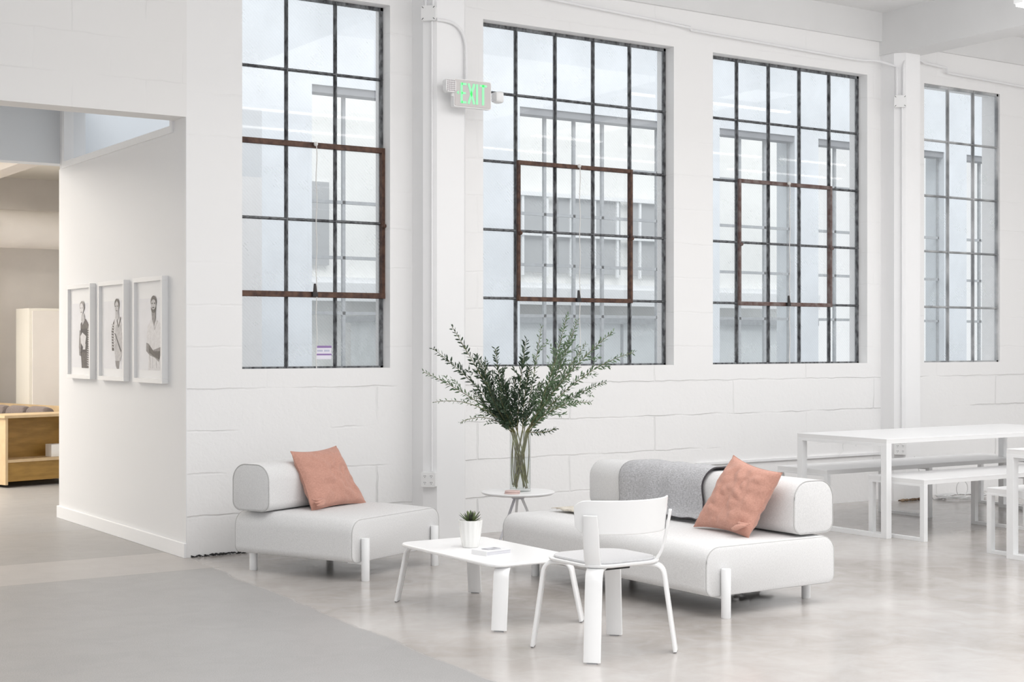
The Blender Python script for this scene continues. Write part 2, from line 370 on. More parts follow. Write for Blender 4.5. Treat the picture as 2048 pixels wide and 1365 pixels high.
# ================================================================== THE SHELL
YW, YO, YG = 9.60, 9.82, 9.72      # inner face, outer face, glass plane
ZB, ZT = 1.28, 3.96
CZ = 4.55
WIN = [(4.17, 5.342, 3, YG), (6.16, 8.065, 5, YG), (8.50, 10.397, 5, YG), (11.18, 12.30, 3, 9.635)]

m = MB(); m.box(-8, 26, -8, 9.62, -.2, 0); m.box(-8, 5.6, 9.62, 19, -.2, 0)
struct(m.build('floor', floor_mat()), 'polished grey concrete floor with a curved joint between two slabs', 'floor')

def wall_with_openings(name, x0, x1, z0, z1, y0, y1, ops, mt):
    xs = sorted({x0, x1, *[o[0] for o in ops], *[o[1] for o in ops]}); zs = sorted({z0, z1, *[o[2] for o in ops], *[o[3] for o in ops]})
    m = MB(); q = m.poly
    def isop(x, z): return any(o[0] < x < o[1] and o[2] < z < o[3] for o in ops)
    for a, b in zip(xs, xs[1:]):
        for c, d in zip(zs, zs[1:]):
            if not isop((a+b)/2, (c+d)/2):
                q([(a, y0, c), (b, y0, c), (b, y0, d), (a, y0, d)]); q([(a, y1, c), (a, y1, d), (b, y1, d), (b, y1, c)])
    for a, b, c, d in ops:
        q([(a, y0, c), (a, y0, d), (a, y1, d), (a, y1, c)]); q([(b, y0, c), (b, y1, c), (b, y1, d), (b, y0, d)])
        q([(a, y0, c), (a, y1, c), (b, y1, c), (b, y0, c)]); q([(a, y0, d), (b, y0, d), (b, y1, d), (a, y1, d)])
    q([(x0, y0, z1), (x1, y0, z1), (x1, y1, z1), (x0, y1, z1)]); q([(x0, y0, z0), (x0, y0, z1), (x0, y1, z1), (x0, y1, z0)]); q([(x1, y0, z0), (x1, y0, z1), (x1, y1, z1), (x1, y1, z0)])
    bmesh.ops.remove_doubles(m.bm, verts=m.bm.verts, dist=1e-5)
    return m.build(name, mt)
struct(wall_with_openings('wall_back', 3.765, 26, -.05, 5.2, YW, YO, [(a, b, ZB, ZT) for a, b, n, y in WIN], 'wall'), 'white painted block wall holding the four tall steel windows')
m = MB(); m.box(-8, 3.765, YW, YO, 3.0, 5.2)
struct(m.build('wall_header', 'header'), 'white block wall above the wide opening at the left')
# slight plaster return at the opening jamb
# spandrel thickening above the windows
m = MB(); m.box(5.93, 10.57, 9.565, YW+.01, 4.28, CZ); m.box(10.89, 26, 9.565, YW+.01, 4.28, CZ); m.box(3.75, 5.5, 9.565, YW+.01, 4.28, CZ)
struct(m.build('trim_1', 'beam'), 'shallow white band where wall meets ceiling', 'trim')
# ceilings and beams
m = MB(); m.box(-8, 26, .5, YW, CZ, CZ+.3); struct(m.build('ceiling', 'ceil'), 'white painted ceiling over the main room', 'ceiling')
for i, (a, b) in enumerate(((5.53, 5.87), (10.58, 10.88))):
    w = b-a
    m = MB()
    pts = [(a, YW+.02), (a, 9.44), (a+.075, 9.365), (b-.03, 9.365), (b, 9.395), (b, YW+.02)]
    m.prism([(x, y, -.01) for x, y in pts], (0, 0, 4.165))
    struct(m.build('trim_%d' % (i+2), 'plaster'), ['white pilaster with chamfered corner between first and second window', 'white pilaster between third and fourth window'][i], 'pilaster')
    m = MB(); m.box(a-.02, b, .5, YW, 4.155, CZ)
    struct(m.build('trim_%d' % (i+4), 'beam'), ['white ceiling beam running out of frame above the exit sign', 'white ceiling beam above the pilaster at upper right'][i], 'beam')

# partition with transom
PX = 3.765
m = MB(); m.box(PX-.006, PX, 9.598, YO, 0, 3.0); m.box(PX-.006, PX+.14, YO, 12.45, 0, 2.92); m.box(PX-.006, PX+.14, YO, 9.86, 2.92, 3.6); m.box(PX, PX+.14, 12.33, 12.45, 2.92, 3.6)
struct(m.build('wall_left', 'partition'), 'smooth white partition wall where the three framed portraits hang')
m = MB(); m.box(PX-.02, PX+.16, 9.825, 12.33, 2.92, 2.97); m.box(PX-.02, PX+.16, 12.27, 12.33, 2.97, 3.5); m.box(PX-.02, PX+.16, 9.825, 9.87, 2.97, 3.5); m.box(PX-.02, PX+.16, 9.78, 12.33, 3.45, 3.5)
w5 = thing('window_5', 'narrow transom window along the top of the portrait wall', 'window', (0, 0, 0), kind='structure')
m.build('window_frame', 'plaster', w5)
MB().poly([(PX+.06, 9.8, 2.96), (PX+.06, 12.3, 2.96), (PX+.06, 12.3, 3.46), (PX+.06, 9.8, 3.46)]).build('pane', 'transomglass', w5)
m = MB(); m.box(PX-.024, PX-.006, 9.585, 12.46, 0, .10)
struct(m.build('baseboard_left', 'plaster', bevel=.003), 'white baseboard along the foot of the portrait wall', 'baseboard')
m = MB(); m.box(-8, 5.6, 12.45, 12.62, 2.97, 3.6); struct(m.build('trim_6', 'bluewhite'), 'cool white beam crossing beyond the opening', 'beam')
m = MB(); m.box(PX+.14, 5.6, 12.45, 12.6, 0, 2.97); m.box(5.45, 5.6, 12.6, 17.7, 0, 3.6); struct(m.build('wall_right', 'plaster'), 'white wall closing the far room on its right')
m = MB(); m.box(-8, PX+.14, 9.82, 12.45, 3.5, 3.7); struct(m.build('ceiling_passage', 'ceil'), 'white ceiling over the passage', 'ceiling')
# far room
m = MB(); m.box(-3, 5.45, 17.6, 17.8, 0, 3.6); m.box(-3, 4.40, 17.35, 17.6, 0, 2.55); struct(m.build('wall_far', 'warmwall'), 'cream rough wall at the end of the far room')
m = MB(); m.box(-8, 5.6, 12.62, 17.8, 3.4, 3.6); struct(m.build('ceiling_far', 'cream'), 'cream ceiling of the far room', 'ceiling')
m = MB(); m.box(3.95, 4.15, 12.62, 17.6, 3.18, 3.4); struct(m.build('trim_7', 'creamd'), 'taupe ceiling beam in the far room', 'beam')
d = thing('air_duct', 'long cream air duct with a grille high in the far room', 'duct', (1.5, 16.9, 2.75))
MB().tube([(-4, 0, 0), (3.94, 0, 0)], .215, 24).build('duct_body', 'warmwall', d, smooth=True)
g = MB().box(1.9, 2.75, -.30, -.19, -.07, .09).build('grille_frame', 'creamd', d)
mm = MB()
for k in range(7): mm.box(1.93, 2.68, -.305, -.30, -.055+k*.02, -.043+k*.02)
mm.build('grille_slats', 'cream', g)
cb = thing('wardrobe', 'tall pale cream cabinet against the far room wall', 'cabinet', (4.73, 16.75, 0))
MB().box(0, .70, .02, .55, 0, 1.86).build('carcass', 'cream', cb)
MB().box(.03, .69, 0, .02, .08, 1.83).build('door', 'warmwall', cb, bevel=.003)

# ================================================================== WINDOWS
def window(i, x0, x1, n, yg, sash, label):
    w = thing('window_%d' % i, label, 'window', (x0, yg, ZB), kind='structure')
    W = x1-x0; H = ZT-ZB; dx = W/n; dz = H/5; fm = 'lightsteel' if i == 4 else 'steel'
    bw = .013
    m = MB()
    m.box(0, .02, -.014, .014, 0, H); m.box(W-.022, W, -.014, .014, 0, H); m.box(0, W, -.014, .014, 0, .014); m.box(0, W, -.014, .014, H-.024, H)
    for k in range(1, n): 
        m.box(k*dx-bw, k*dx+bw, -.005, .010, 0, H); m.box(k*dx-.005, k*dx+.005, -.020, .012, 0, H)
    for k in range(1, 5):
        m.box(0, W, -.006, .011, k*dz-bw*.8, k*dz+bw*.8); m.box(0, W, -.018, .012, k*dz-.004, k*dz+.004)
    m.build('window_frame', fm, w)
    MB().poly([(.01, .002, .01), (W-.01, .002, .01), (W-.01, .002, H-.01), (.01, .002, H-.01)]).build('glass', 'glass', w)
    # outer white reveal light-catcher is the wall itself
    if sash:
        a, b = sash; sm = 'rust' if i < 3 else 'rust2'
        X0, X1, Z0, Z1 = a*dx, b*dx, dz, 3*dz
        s_ = .024 if i == 1 else .02
        m = MB()
        m.box(X0-.004, X0+s_, -.045, 0, Z0-s_, Z1+s_); m.box(X1-s_, X1+.004, -.045, 0, Z0-s_, Z1+s_)
        m.box(X0, X1, -.050, 0, Z0-s_, Z0+s_*.7); m.box(X0, X1, -.040, -.0, Z1-s_*.6, Z1+s_)
        so = m.build('sash', sm, w, bevel=.003)
        cx = (X0+X1)/2
        m = MB(); m.box(cx-.02, cx+.02, -.075, -.05, Z0-.02, Z0+.012); m.prism([(cx-.014, -.075, Z0+.01), (cx+.014, -.075, Z0+.01), (cx+.006, -.07, Z0+.075), (cx-.006, -.07, Z0+.075)], (0, .014, 0))
        m.build('latch', 'iron', so, bevel=.002)
        for sx in (X0+.012, X1-.012):
            MB().sphere((sx, -.055, (Z0+Z1)/2-.02), .016).build('pivot', sm, so, smooth=True)
        m = MB(); m.sphere((cx+.01, -.06, Z1+.01), .016); m.build('catch', 'chain', so, smooth=True)
        m = MB(); pts = [(cx+.012+.004*math.sin(k*1.3), -.066+.0*k, Z1-(Z1-.0)*k/24) for k in range(25)]
        m.tube(pts, .0035, 6); m.build('pull_cord', 'chain', w)
    return w
ws = []
ws.append(window(1, *WIN[0][:3], WIN[0][3], (0, 3), 'leftmost tall steel window, three panes wide with full width rusty sash'))
ws.append(window(2, *WIN[1][:3], WIN[1][3], (1, 4), 'wide dark steel window behind the leafy branches'))
ws.append(window(3, *WIN[2][:3], WIN[2][3], (1, 4), 'wide dark steel window above the sofa with faded rusty sash'))
ws.append(window(4, *WIN[3][:3], WIN[3][3], None, 'rightmost narrow window with pale grey frame and no sash'))
# sticker on the first window
x0 = WIN[0][0]
st = thing('warning_sticker', 'small white sticker with two purple bars on first window', 'sticker', (4.795, YG-.001, ZB+.075))
MB().box(0, .125, -.0012, 0, -.01, .088).build('backing', 'labelw', st)
m = MB(); m.box(0, .125, -.0022, -.0012, .072, .088); m.box(0, .125, -.0022, -.0012, .018, .03); m.build('bar', 'labelp', st)
m = MB()
for k in range(9):
    if k != 4: m.box(.012+k*.011, .019+k*.011, -.0022, -.0012, .045, .058)
m.build('lettering', 'labelt', st)

# ================================================================== COURTYARD
YF = 14.65
OPS = [(2.0, 5.0), (7.18, 9.40), (9.92, 12.56), (13.09, 14.45), (14.90, 17.50), (18.0, 20.6), (21.2, 24)]
bd = thing('courtyard_building', 'pale building with steel windows seen across the courtyard', 'building', (0, 0, 0))
fo = wall_with_openings('facade', 5.62, 27, 0, 5.7, YF, YF+.35, [(a, b, .3, 4.30) for a, b in OPS[1:]], 'facade'); fo.parent = bd
for j, (a, b) in enumerate(OPS[1:]):
    n = round((b-a)/.44); dx = (b-a)/n
    m = MB()
    for k in range(n+1): m.box(a+k*dx-.018, a+k*dx+.018, YF+.10, YF+.14, .3, 4.3)
    for k in range(7): m.box(a, b, YF+.10, YF+.14, 4.27-.617*k-.018, 4.27-.617*k+.018)
    fr = m.build('window_frame', 'extframe', bd)
    MB().box(a, b, YF+.02, YF+.20, 4.22, 4.30).build('head_shadow', 'exthead', bd)  # dark strip standing in for the shadow under the opening head
    MB().poly([(a, YF+.12, .3), (b, YF+.12, .3), (b, YF+.12, 4.3), (a, YF+.12, 4.3)]).build('pane', 'extglass', fr)
struct(MB().box(5.6, 27, 9.82, 30, -.3, 0).build('ground', 'extground'), 'grey courtyard ground outside', 'ground')
# what stands behind the courtyard windows
b2 = thing('rear_building', 'pale panelled wall glimpsed through the courtyard windows', 'building', (0, 0, 0))
MB().box(5.7, 18.5, 18.5, 18.7, 0, 8).build('wall_panel', 'extback', b2)
m = MB(); m.box(5.7, 18.5, 18.15, 18.5, 2.05, 2.30); m.box(5.7, 18.5, 18.25, 18.5, 2.30, 2.38); m.build('cornice', 'facadew', b2)
for xa, xb in ((7.9, 9.3), (12.0, 13.0), (13.2, 14.4), (14.6, 16.0)): MB().box(xa, xb, 18.44, 18.5, 2.55, 3.7).build('louvre', 'extdark', b2)
m = MB()
for k in range(9): m.box(12.05+k*.45, 12.09+k*.45, 18.40, 18.44, 2.5, 3.7)
m.box(11.95, 16.05, 18.38, 18.44, 3.1, 3.14); m.box(11.95, 16.05, 18.38, 18.44, 3.7, 3.76); m.build('louvre_frame', 'facadew', b2)
sh = thing('shed', 'low pale shed with flat lid inside the courtyard windows', 'shed', (0, 0, 0))
m = MB(); m.box(9.3, 17, 16.9, 17.8, 0, 1.75); m.build('body', 'extshed', sh)
MB().box(9.2, 17.1, 16.8, 17.9, 1.75, 1.83).build('lid', 'extframe', sh)
for k in range(7): MB().box(9.9+k*1.1, 9.94+k*1.1, 16.885, 16.9, .1, 1.74).build('seam_strip', 'extframe', sh)
struct(MB().box(3.7, 27, 9.5, 9.9, 5.2, 6.0).build('wall_parapet', 'facadew'), 'white parapet above the window wall')

# ================================================================== CONDUIT, BOXES, EXIT SIGN
nrm = Vector((-1, -1, 0)).normalized()
def facing45(p, z, off): return Vector((p[0], p[1], z))+nrm*off
def jbox(name, label, cx, cy, z, s=.105, d=.045):
    t = thing(name, label, 'junction box', (cx, cy, z), R(-45))
    m = MB(); m.rings([[(x, 0, y) for x, y in rrect(s, s, .008)], [(x, -d, y) for x, y in rrect(s, s, .008)]]); m.build('housing', 'plate', t)
    m = MB(); m.rings([[(x, -d, y) for x, y in rrect(s+.006, s+.006, .014)], [(x, -d-.006, y) for x, y in rrect(s+.004, s+.004, .014)]]); m.build('cover', 'plate', t)
    for sx in (-1, 1):
        for sz in (-1, 1): MB().box(-.008, .008, -.002, 0, -.002, .002, Matrix.Translation((sx*s*.40, -d-.006, sz*s*.40)) @ Matrix.Rotation(R(45*sx*sz*-1), 4, 'Y')).build('screw', 'dark', t)
    return t
CH = [(5.567, 9.402), (10.617, 9.402)]
j1 = jbox('junction_box', 'white square junction box with corner screws high on first pilaster', CH[0][0], CH[0][1], 3.885)
j2 = jbox('junction_box', 'white square junction box high on the pilaster between third and fourth windows', CH[1][0], CH[1][1], 3.70)
def conduit(label, pts, r=.011, name='conduit', group=None, mt='conduit'):
    # smooth the path
    P = [Vector(p) for p in pts]
    m = MB(); m.tube(P, r, 8); o = m.build(name, mt, smooth=True); return tag(o, label, 'pipe' if name == 'conduit' else 'cable', group)
def bend(a, c, b, n=8):
    a, b, c = Vector(a), Vector(b), Vector(c); return [(a*(1-t)**2+c*2*t*(1-t)+b*t*t) for t in [k/n for k in range(n+1)]]
def c45(i, side, z, off=.02):  # point on chamfer, side along the face
    p = Vector((CH[i][0], CH[i][1], z)); u = Vector((1, -1, 0)).normalized(); return p+u*side+nrm*off
conduit('left of two thin pipes rising from the upper junction box on first pilaster', [c45(0, -.028, 3.94), c45(0, -.028, 4.54)])
conduit('right of two thin pipes rising from the upper junction box on first pilaster', [c45(0, .028, 3.94), c45(0, .028, 4.54)])
conduit('long vertical pipe down first pilaster to the outlet', [c45(0, .018, 3.83, .014), c45(0, .018, .52, .014)], .008)
conduit('curved pipe from junction box over to the exit sign', [c45(0, .055, 3.84)]+bend((5.66, 9.345, 3.84), (5.845, 9.345, 3.84), (5.845, 9.345, 3.62))+[(5.845, 9.345, 3.42)], .012)
# along the wall above windows
def wz(px, py, y=9.555):
    s = (px-1024)/F; d = FW+RT*s; t = y/d.y; return (d.x*t, y, CAMZ+(HZ-py)/F*t)
a = [wz(1090, -4), wz(1300, 38), wz(1380, 55), wz(1382, 60), wz(1700, 117)]
pts = a+bend(wz(1730, 121), (10.50, 9.555, 4.11), c45(1, -.03, 4.02), 10)+[c45(1, -.03, 3.75)]
conduit('long thin white pipe running along wall above second and third windows', pts, .012)
pts = [c45(1, .03, 3.75)]+bend(c45(1, .03, 4.0), c45(1, .03, 4.19), wz(1850, 126), 8)+[wz(1893, 136), wz(1895, 146), wz(2048, 174), wz(2200, 206)]
conduit('white pipe running to the right above the fourth window', pts, .012)
conduit('vertical pipe down the pilaster between third and fourth windows', [c45(1, .018, 3.65, .014), c45(1, .018, .56, .014)], .008)

def outlet(label, cx, cy, z):
    t = thing('power_outlet', label, 'outlet', (cx, cy, z), R(-45))
    s = .108
    m = MB(); m.rings([[(x, 0, y) for x, y in rrect(s, s, .006)], [(x, -.05, y) for x, y in rrect(s, s, .006)]]); m.build('housing', 'plate', t)
    m = MB(); m.rings([[(x, -.05, y) for x, y in rrect(s+.004, s+.004, .01)], [(x, -.056, y) for x, y in rrect(s, s, .01)]]); pl = m.build('face_plate', 'plate', t)
    for sx in (-1, 1):
        for sz in (-1, 1):
            c = (sx*.024, -.056, sz*.024)
            m = MB(); m.tube([(c[0], -.056, c[2]), (c[0], -.0585, c[2])], .0165, 18); so = m.build('socket', 'plate', pl)
            m = MB(); m.box(c[0]-.007, c[0]-.004, -.0592, -.0585, c[2], c[2]+.008); m.box(c[0]+.004, c[0]+.007, -.0592, -.0585, c[2], c[2]+.008); m.box(c[0]-.002, c[0]+.002, -.0592, -.0585, c[2]-.009, c[2]-.005); m.build('slot', 'dark', pl)
    return t
outlet('white four-socket outlet box at the end of pipe beside the armless chair', CH[0][0], CH[0][1], .46)
outlet('white four-socket outlet box with cables plugged in behind the long bench', CH[1][0], CH[1][1], .49)

# exit sign
ex = thing('exit_sign', 'exit sign with green letters and twin emergency lamp heads', 'sign', (5.84, 9.29, 3.30))
m = MB(); m.rings([[(x, 0, y) for x, y in rrect(.325, .205, .012)], [(x, -.045, y) for x, y in rrect(.325, .205, .012)]]); m.build('housing', 'plate', ex)
m = MB(); m.rings([[(x, -.045, y) for x, y in rrect(.315, .195, .012)], [(x, -.049, y) for x, y in rrect(.311, .191, .012)]]); m.build('face_panel', 'exitface', ex)
m = MB(); YL = -.0495
def bar(x0, z0, x1, z1, w):
    d = Vector((x1-x0, 0, z1-z0)).normalized(); p = Vector((-d.z, 0, d.x))*w/2; a = Vector((x0, YL, z0)); b = Vector((x1, YL, z1))
    m.prism([a-p, b-p, b+p, a+p], (0, -.002, 0))
T_, B_ = .075, -.075; LW = .018
bar(-.10, B_, -.10, T_, LW)
for z in (T_-.008, .0, B_+.008): bar(-.10, z, -.058 if z else -.064, z, .016)
bar(-.040, B_, .010, T_, LW); bar(-.040, T_, .010, B_, LW)
bar(.034, B_, .034, T_, LW); bar(.088, B_, .088, T_, LW); bar(.058, T_-.008, .120, T_-.008, .016)
m.prism([(-.142, YL, 0), (-.124, YL, .014), (-.124, YL, -.014)], (0, -.002, 0))
m.build('lettering', 'exitgreen', ex)
for sx, lab in ((-1, 'left'), (1, 'right')):
    if sx < 0:
        m = MB(); m.rings([[(x-.195, -.01, y+.045) for x, y in rrect(.085, .095, .02)], [(x-.195, -.06, y+.045) for x, y in rrect(.085, .095, .02)]]); h = m.build('lamp_head', 'plate', ex)
        m = MB()
        for a in range(5):
            for b in range(6): m.sphere((-.195-.030+a*.015, -.061, .045-.036+b*.0145), .006, 8)
        m.build('lens', 'lens', h)
        MB().tube([(-.16, -.03, -.005), (-.17, -.03, -.03)], .012, 10).build('swivel', 'plate', h)
    else:
        MB().box(.162, .20, -.03, -.022, .018, .026).build('arm', 'greymetal', ex); MB().box(.162, .20, -.03, -.022, -.03, -.022).build('arm', 'greymetal', ex)
        m = MB(); m.rings([[(.20, x-.025, y) for x, y in rrect(.07, .07, .015)], [(.225, x-.025, y) for x, y in rrect(.085, .085, .02)], [(.26, x-.025, y) for x, y in rrect(.085, .085, .02)]]); m.build('lamp_head', 'plate', ex, bevel=.003)

# raceway on wall behind tables, cables
tag(MB().box(8.30, 10.56, 9.578, 9.60, .425, .445).build('cable_raceway', 'conduit'), 'thin white raceway along wall behind the long table', 'raceway')
def loop(c, rx, rz, a0, a1, n=18, ax='x'):
    return [Vector((c[0]+rx*math.cos(R(a0+(a1-a0)*k/n))*.74, c[1]-rx*math.cos(R(a0+(a1-a0)*k/n))*.2, c[2]+rz*math.sin(R(a0+(a1-a0)*k/n)))) for k in range(n+1)]
conduit('thin grey cable looped below long table top above the outlet', loop((10.55, 9.30, .60), .07, .07, 180, 360), .003, 'cable', mt='cord')
conduit('thin white cable looped on the wall left of the far outlet', loop((10.1, 9.54, .52), .09, .10, 0, 200)+[Vector((9.97, 9.55, .44))], .003, 'cable', mt='cord')
conduit('grey cable hanging from outlet down to floor behind the benches', bend((10.70, 9.30, .42), (10.80, 9.28, .12), (10.96, 9.30, .006))+bend((10.96, 9.30, .006), (11.1, 9.3, .006), (11.2, 9.40, .006))[1:], .005, 'cable', mt='cord')
m = MB(); pts = []
for k in range(200):
    a = k/16*2*PI/2.2; rr = .21+.045*math.sin(k*.37)+.02*math.sin(k*1.1)
    pts.append((11.30+rr*math.cos(a)*1.1, 9.25+rr*.7*math.sin(a), .007+.012*abs(math.sin(k*.21))+.0001*k))
m.tube(pts, .006, 6); cc = m.build('cable_coil', 'cord', smooth=True); tag(cc, 'coil of white cable lying on floor by the wall', 'cable')
m = MB(); m.tube([Vector((11.24+.08*math.cos(a), 9.2, .10+.075*math.sin(a))) for a in [R(-80+340*k/20) for k in range(21)]], .004, 6); m.build('upright_loop', 'cord', cc)
m = MB(); pts = []
for k in range(70):
    pts.append((5.93+.10*math.sin(k*.9)+.05*math.sin(k*.31)+.03, 6.42+.07*math.cos(k*.73), .012+.022*abs(math.sin(k*.5))))
m.tube(pts, .004, 5); tag(m.build('black_cable', 'blackcord', smooth=True), 'small tangle of black cable on floor under the sofa', 'cable')
# crumbling pilaster foot
m = MB()
for k in range(46):
    x = 10.56+.36*k/45; m.sphere((x, 9.365+random.uniform(-.008, .01), .012), random.uniform(.006, .018), 6, (1.5, .8, .8))
rb = m.build('rubble_edge', 'rubble'); tag(rb, 'rusty crumbling plaster along foot of the far pilaster', 'debris', kind='stuff')
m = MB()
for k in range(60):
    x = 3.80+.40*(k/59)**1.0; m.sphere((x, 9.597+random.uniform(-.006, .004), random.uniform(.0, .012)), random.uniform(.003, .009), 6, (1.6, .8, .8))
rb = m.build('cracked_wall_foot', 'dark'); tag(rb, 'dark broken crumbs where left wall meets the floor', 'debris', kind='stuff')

# ================================================================== FRAMED PORTRAITS
def ell(cx, cz, rx, rz, n=20): return [(cx+rx*math.cos(2*PI*k/n), cz+rz*math.sin(2*PI*k/n)) for k in range(n)]
def portrait(y_near, label, shapes):
    W, H, D = .60, .755, .045
    t = thing('framed_photograph', label, 'picture', (PX-.006, y_near+W, 1.178), 0, 'white framed portraits on the partition')
    # local: u from far (0) to near (W) => y = -u ; x negative outwards
    def P(u, v, x): return (x, -u*W, (1-v)*H)
    m = MB(); b = .032
    m.box(-D, 0, -W, 0, 0, b); m.box(-D, 0, -W, 0, H-b, H); m.box(-D, 0, -b, 0, b, H-b); m.box(-D, 0, -W, -W+b, b, H-b)
    m.build('frame', 'frame', t, bevel=.0015)
    MB().box(-.020, -.008, -W+b, -b, b, H-b).build('mount', 'mount', t)
    m = MB(); m.box(-.0215, -.020, -W*.90, -W*.13, H*.12, H*.80); ph = m.build('print', 'photo', t)
    x = -.0218
    for nm, mt_, pl in shapes:
        if nm in ('features', 'shirt_fold', 'necklace', 'held_paper'):
            for q, s in enumerate(pl): MB().prism([P(u, v, x) for u, v in s], (-.0004, 0, 0)).build({'features': ['eye', 'eye', 'mouth'][q % 3]}.get(nm, nm), mt_, ph)
        else:
            m = MB()
            for s in pl: m.prism([P(u, v, x) for u, v in s], (-.0004, 0, 0))
            m.build(nm, mt_, ph)
        x -= .0005
    MB().poly([(-.033, -W+b, b), (-.033, -b, b), (-.033, -b, H-b), (-.033, -W+b, H-b)]).build('glazing', 'picglass', t)
    return t
def stripes(u0, u1, v0, v1, n, slope=.01):
    return [[(u0, v0+(v1-v0)*k/n), (u1, v0+(v1-v0)*k/n+slope), (u1, v0+(v1-v0)*(k+.45)/n+slope), (u0, v0+(v1-v0)*(k+.45)/n)] for k in range(n)]
portrait(11.50, 'leftmost framed portrait, person in dark patterned dress and striped cape', [
    ('skirt', 'pd', [[(.50, .70), (.72, .68), (.74, .885), (.54, .885)]]),
    ('cape', 'pd', [[(.74, .42), (.86, .50), (.92, .80), (.93, .885), (.74, .885), (.70, .6)]]),
    ('cape_stripes', 'pl', stripes(.77, .90, .47, .87, 17)),
    ('torso', 'pk', [[(.52, .44), (.78, .42), (.80, .66), (.74, .72), (.48, .72), (.46, .55)]]),
    ('shoulders', 'pd', [[(.50, .42), (.60, .36), (.72, .37), (.84, .43), (.82, .47), (.50, .47)]]),
    ('left_arm', 'pm', [[(.46, .48), (.51, .50), (.52, .62), (.50, .76), (.45, .75), (.43, .66)]]),
    ('held_paper', 'pw', [[(.50, .55), (.58, .51), (.74, .55), (.70, .63), (.60, .66), (.52, .62)], [(.62, .64), (.72, .63), (.70, .69), (.60, .69)]]),
    ('neck', 'pl', [[(.55, .31), (.66, .31), (.68, .38), (.60, .43), (.53, .38)]]),
    ('hair', 'pm', [ell(.57, .235, .105, .058)]),
    ('face', 'pw', [ell(.55, .262, .078, .062)]),
    ('features', 'pm', [ell(.51, .25, .018, .006, 8), ell(.585, .25, .018, .006, 8), ell(.545, .295, .03, .006, 8)]),
])
portrait(10.72, 'middle framed portrait, person in pale apron over striped sleeves', [
    ('trousers', 'pm', [[(.58, .80), (.74, .80), (.72, .88), (.64, .88), (.60, .85)]]),
    ('coat', 'pd', [[(.50, .42), (.60, .36), (.62, .50), (.58, .70), (.46, .70), (.44, .50)]]),
    ('shirt', 'pw', [[(.58, .36), (.72, .36), (.84, .44), (.88, .60), (.84, .74), (.56, .76), (.52, .60), (.54, .44)]]),
    ('sleeve_stripes', 'pl', stripes(.45, .56, .43, .68, 9)),
    ('apron', 'pl', [[(.60, .44), (.80, .44), (.86, .60), (.84, .72), (.78, .80), (.60, .80), (.56, .66)]]),
    ('strap', 'pk', [[(.56, .52), (.60, .53), (.82, .70), (.80, .715)]]),
    ('necklace', 'pd', [[(.62, .36), (.64, .36), (.72, .46), (.70, .47)], [(.78, .36), (.80, .37), (.74, .46), (.72, .45)]]),
    ('neck', 'pl', [[(.60, .31), (.72, .31), (.73, .37), (.66, .40), (.60, .37)]]),
    ('hair', 'pd', [ell(.655, .235, .088, .056)]),
    ('face', 'pl', [ell(.655, .265, .068, .060)]),
    ('features', 'pd', [ell(.62, .255, .018, .006, 8), ell(.69, .255, .018, .006, 8), ell(.655, .30, .025, .006, 8)]),
])
portrait(9.93, 'rightmost framed portrait, bearded person with arms crossed in white shirt', [
    ('shirt', 'pw', [[(.54, .40), (.66, .38), (.84, .44), (.90, .58), (.86, .70), (.84, .88), (.44, .88), (.46, .70), (.38, .60), (.42, .47)]]),
    ('shirt_fold', 'pl', [[(.60, .40), (.63, .40), (.66, .50), (.64, .50)], [(.74, .41), (.76, .42), (.67, .50), (.66, .49)], [(.48, .72), (.50, .72), (.52, .86), (.50, .86)], [(.70, .74), (.72, .74), (.73, .86), (.71, .86)], [(.58, .72), (.59, .72), (.60, .86), (.59, .86)]]),
    ('folded_arms', 'pm', [[(.38, .62), (.46, .63), (.60, .69), (.70, .68), (.86, .66), (.88, .70), (.80, .80), (.66, .76), (.50, .74), (.38, .70)]]),
    ('forearm', 'pd', [[(.46, .64), (.62, .70), (.84, .70), (.82, .78), (.64, .75), (.46, .71)]]),
    ('neck', 'pm', [[(.56, .32), (.70, .32), (.70, .39), (.64, .46), (.58, .40)]]),
    ('hair', 'pd', [ell(.63, .235, .098, .058)]),
    ('beard', 'pd', [ell(.63, .295, .082, .045)]),
    ('face', 'pl', [ell(.63, .26, .080, .048)]),
    ('features', 'pd', [ell(.59, .25, .022, .008, 8), ell(.67, .25, .022, .008, 8), ell(.63, .29, .04, .007, 8)]),
])

# ================================================================== SOFAS
def rrect2(w, h, rt, rb, seg=8):
    out = []
    for sx, sy, a0, r in ((1, 1, 0, rt), (-1, 1, 90, rt), (-1, -1, 180, rb), (1, -1, 270, rb)):
        for k in range(seg+1):
            a = R(a0+90*k/seg); out.append((sx*(w/2-r)+r*math.cos(a), sy*(h/2-r)+r*math.sin(a)))
    return out
def block(L, W, z0, z1, r, crown=0, n=14, lip=.012):
    """rounded bar: axis along local x (0..L), section rounded rect in y(0..W), z"""
    sec = rrect2(W, z1-z0, r, r*.55)
    rings = []
    xs = [0, .003, .010, lip+.01] + [L*k/n for k in range(1, n)] + [L-lip-.01, L-.010, L-.003, L]
    for i, x in enumerate(xs):
        e = min(x, L-x); s = 1-(.018 if e <= 0 else .008 if e < .005 else .002 if e < .012 else 0)/W*1.6
        ring = []
        for y, z in sec:
            zz = z*s; q = math.sin(PI*min(max(x/L, 0), 1))**.5 if crown else 0
            if z > 0: zz += crown*q*(1-(2*y/W)**4)
            bulge = 1+.012*q
            ring.append((x, W/2+y*s*bulge, (z0+z1)/2+zz))
        rings.append(ring)
    return MB().rings(rings), sec
def seam(sec, x, W, zc, r=.0035, s=1.0):
    pts = [(x, W/2+y*s, zc+z*s) for y, z in sec]; pts.append(pts[0]); pts.append(pts[1]); return MB().tube(pts, r, 6)
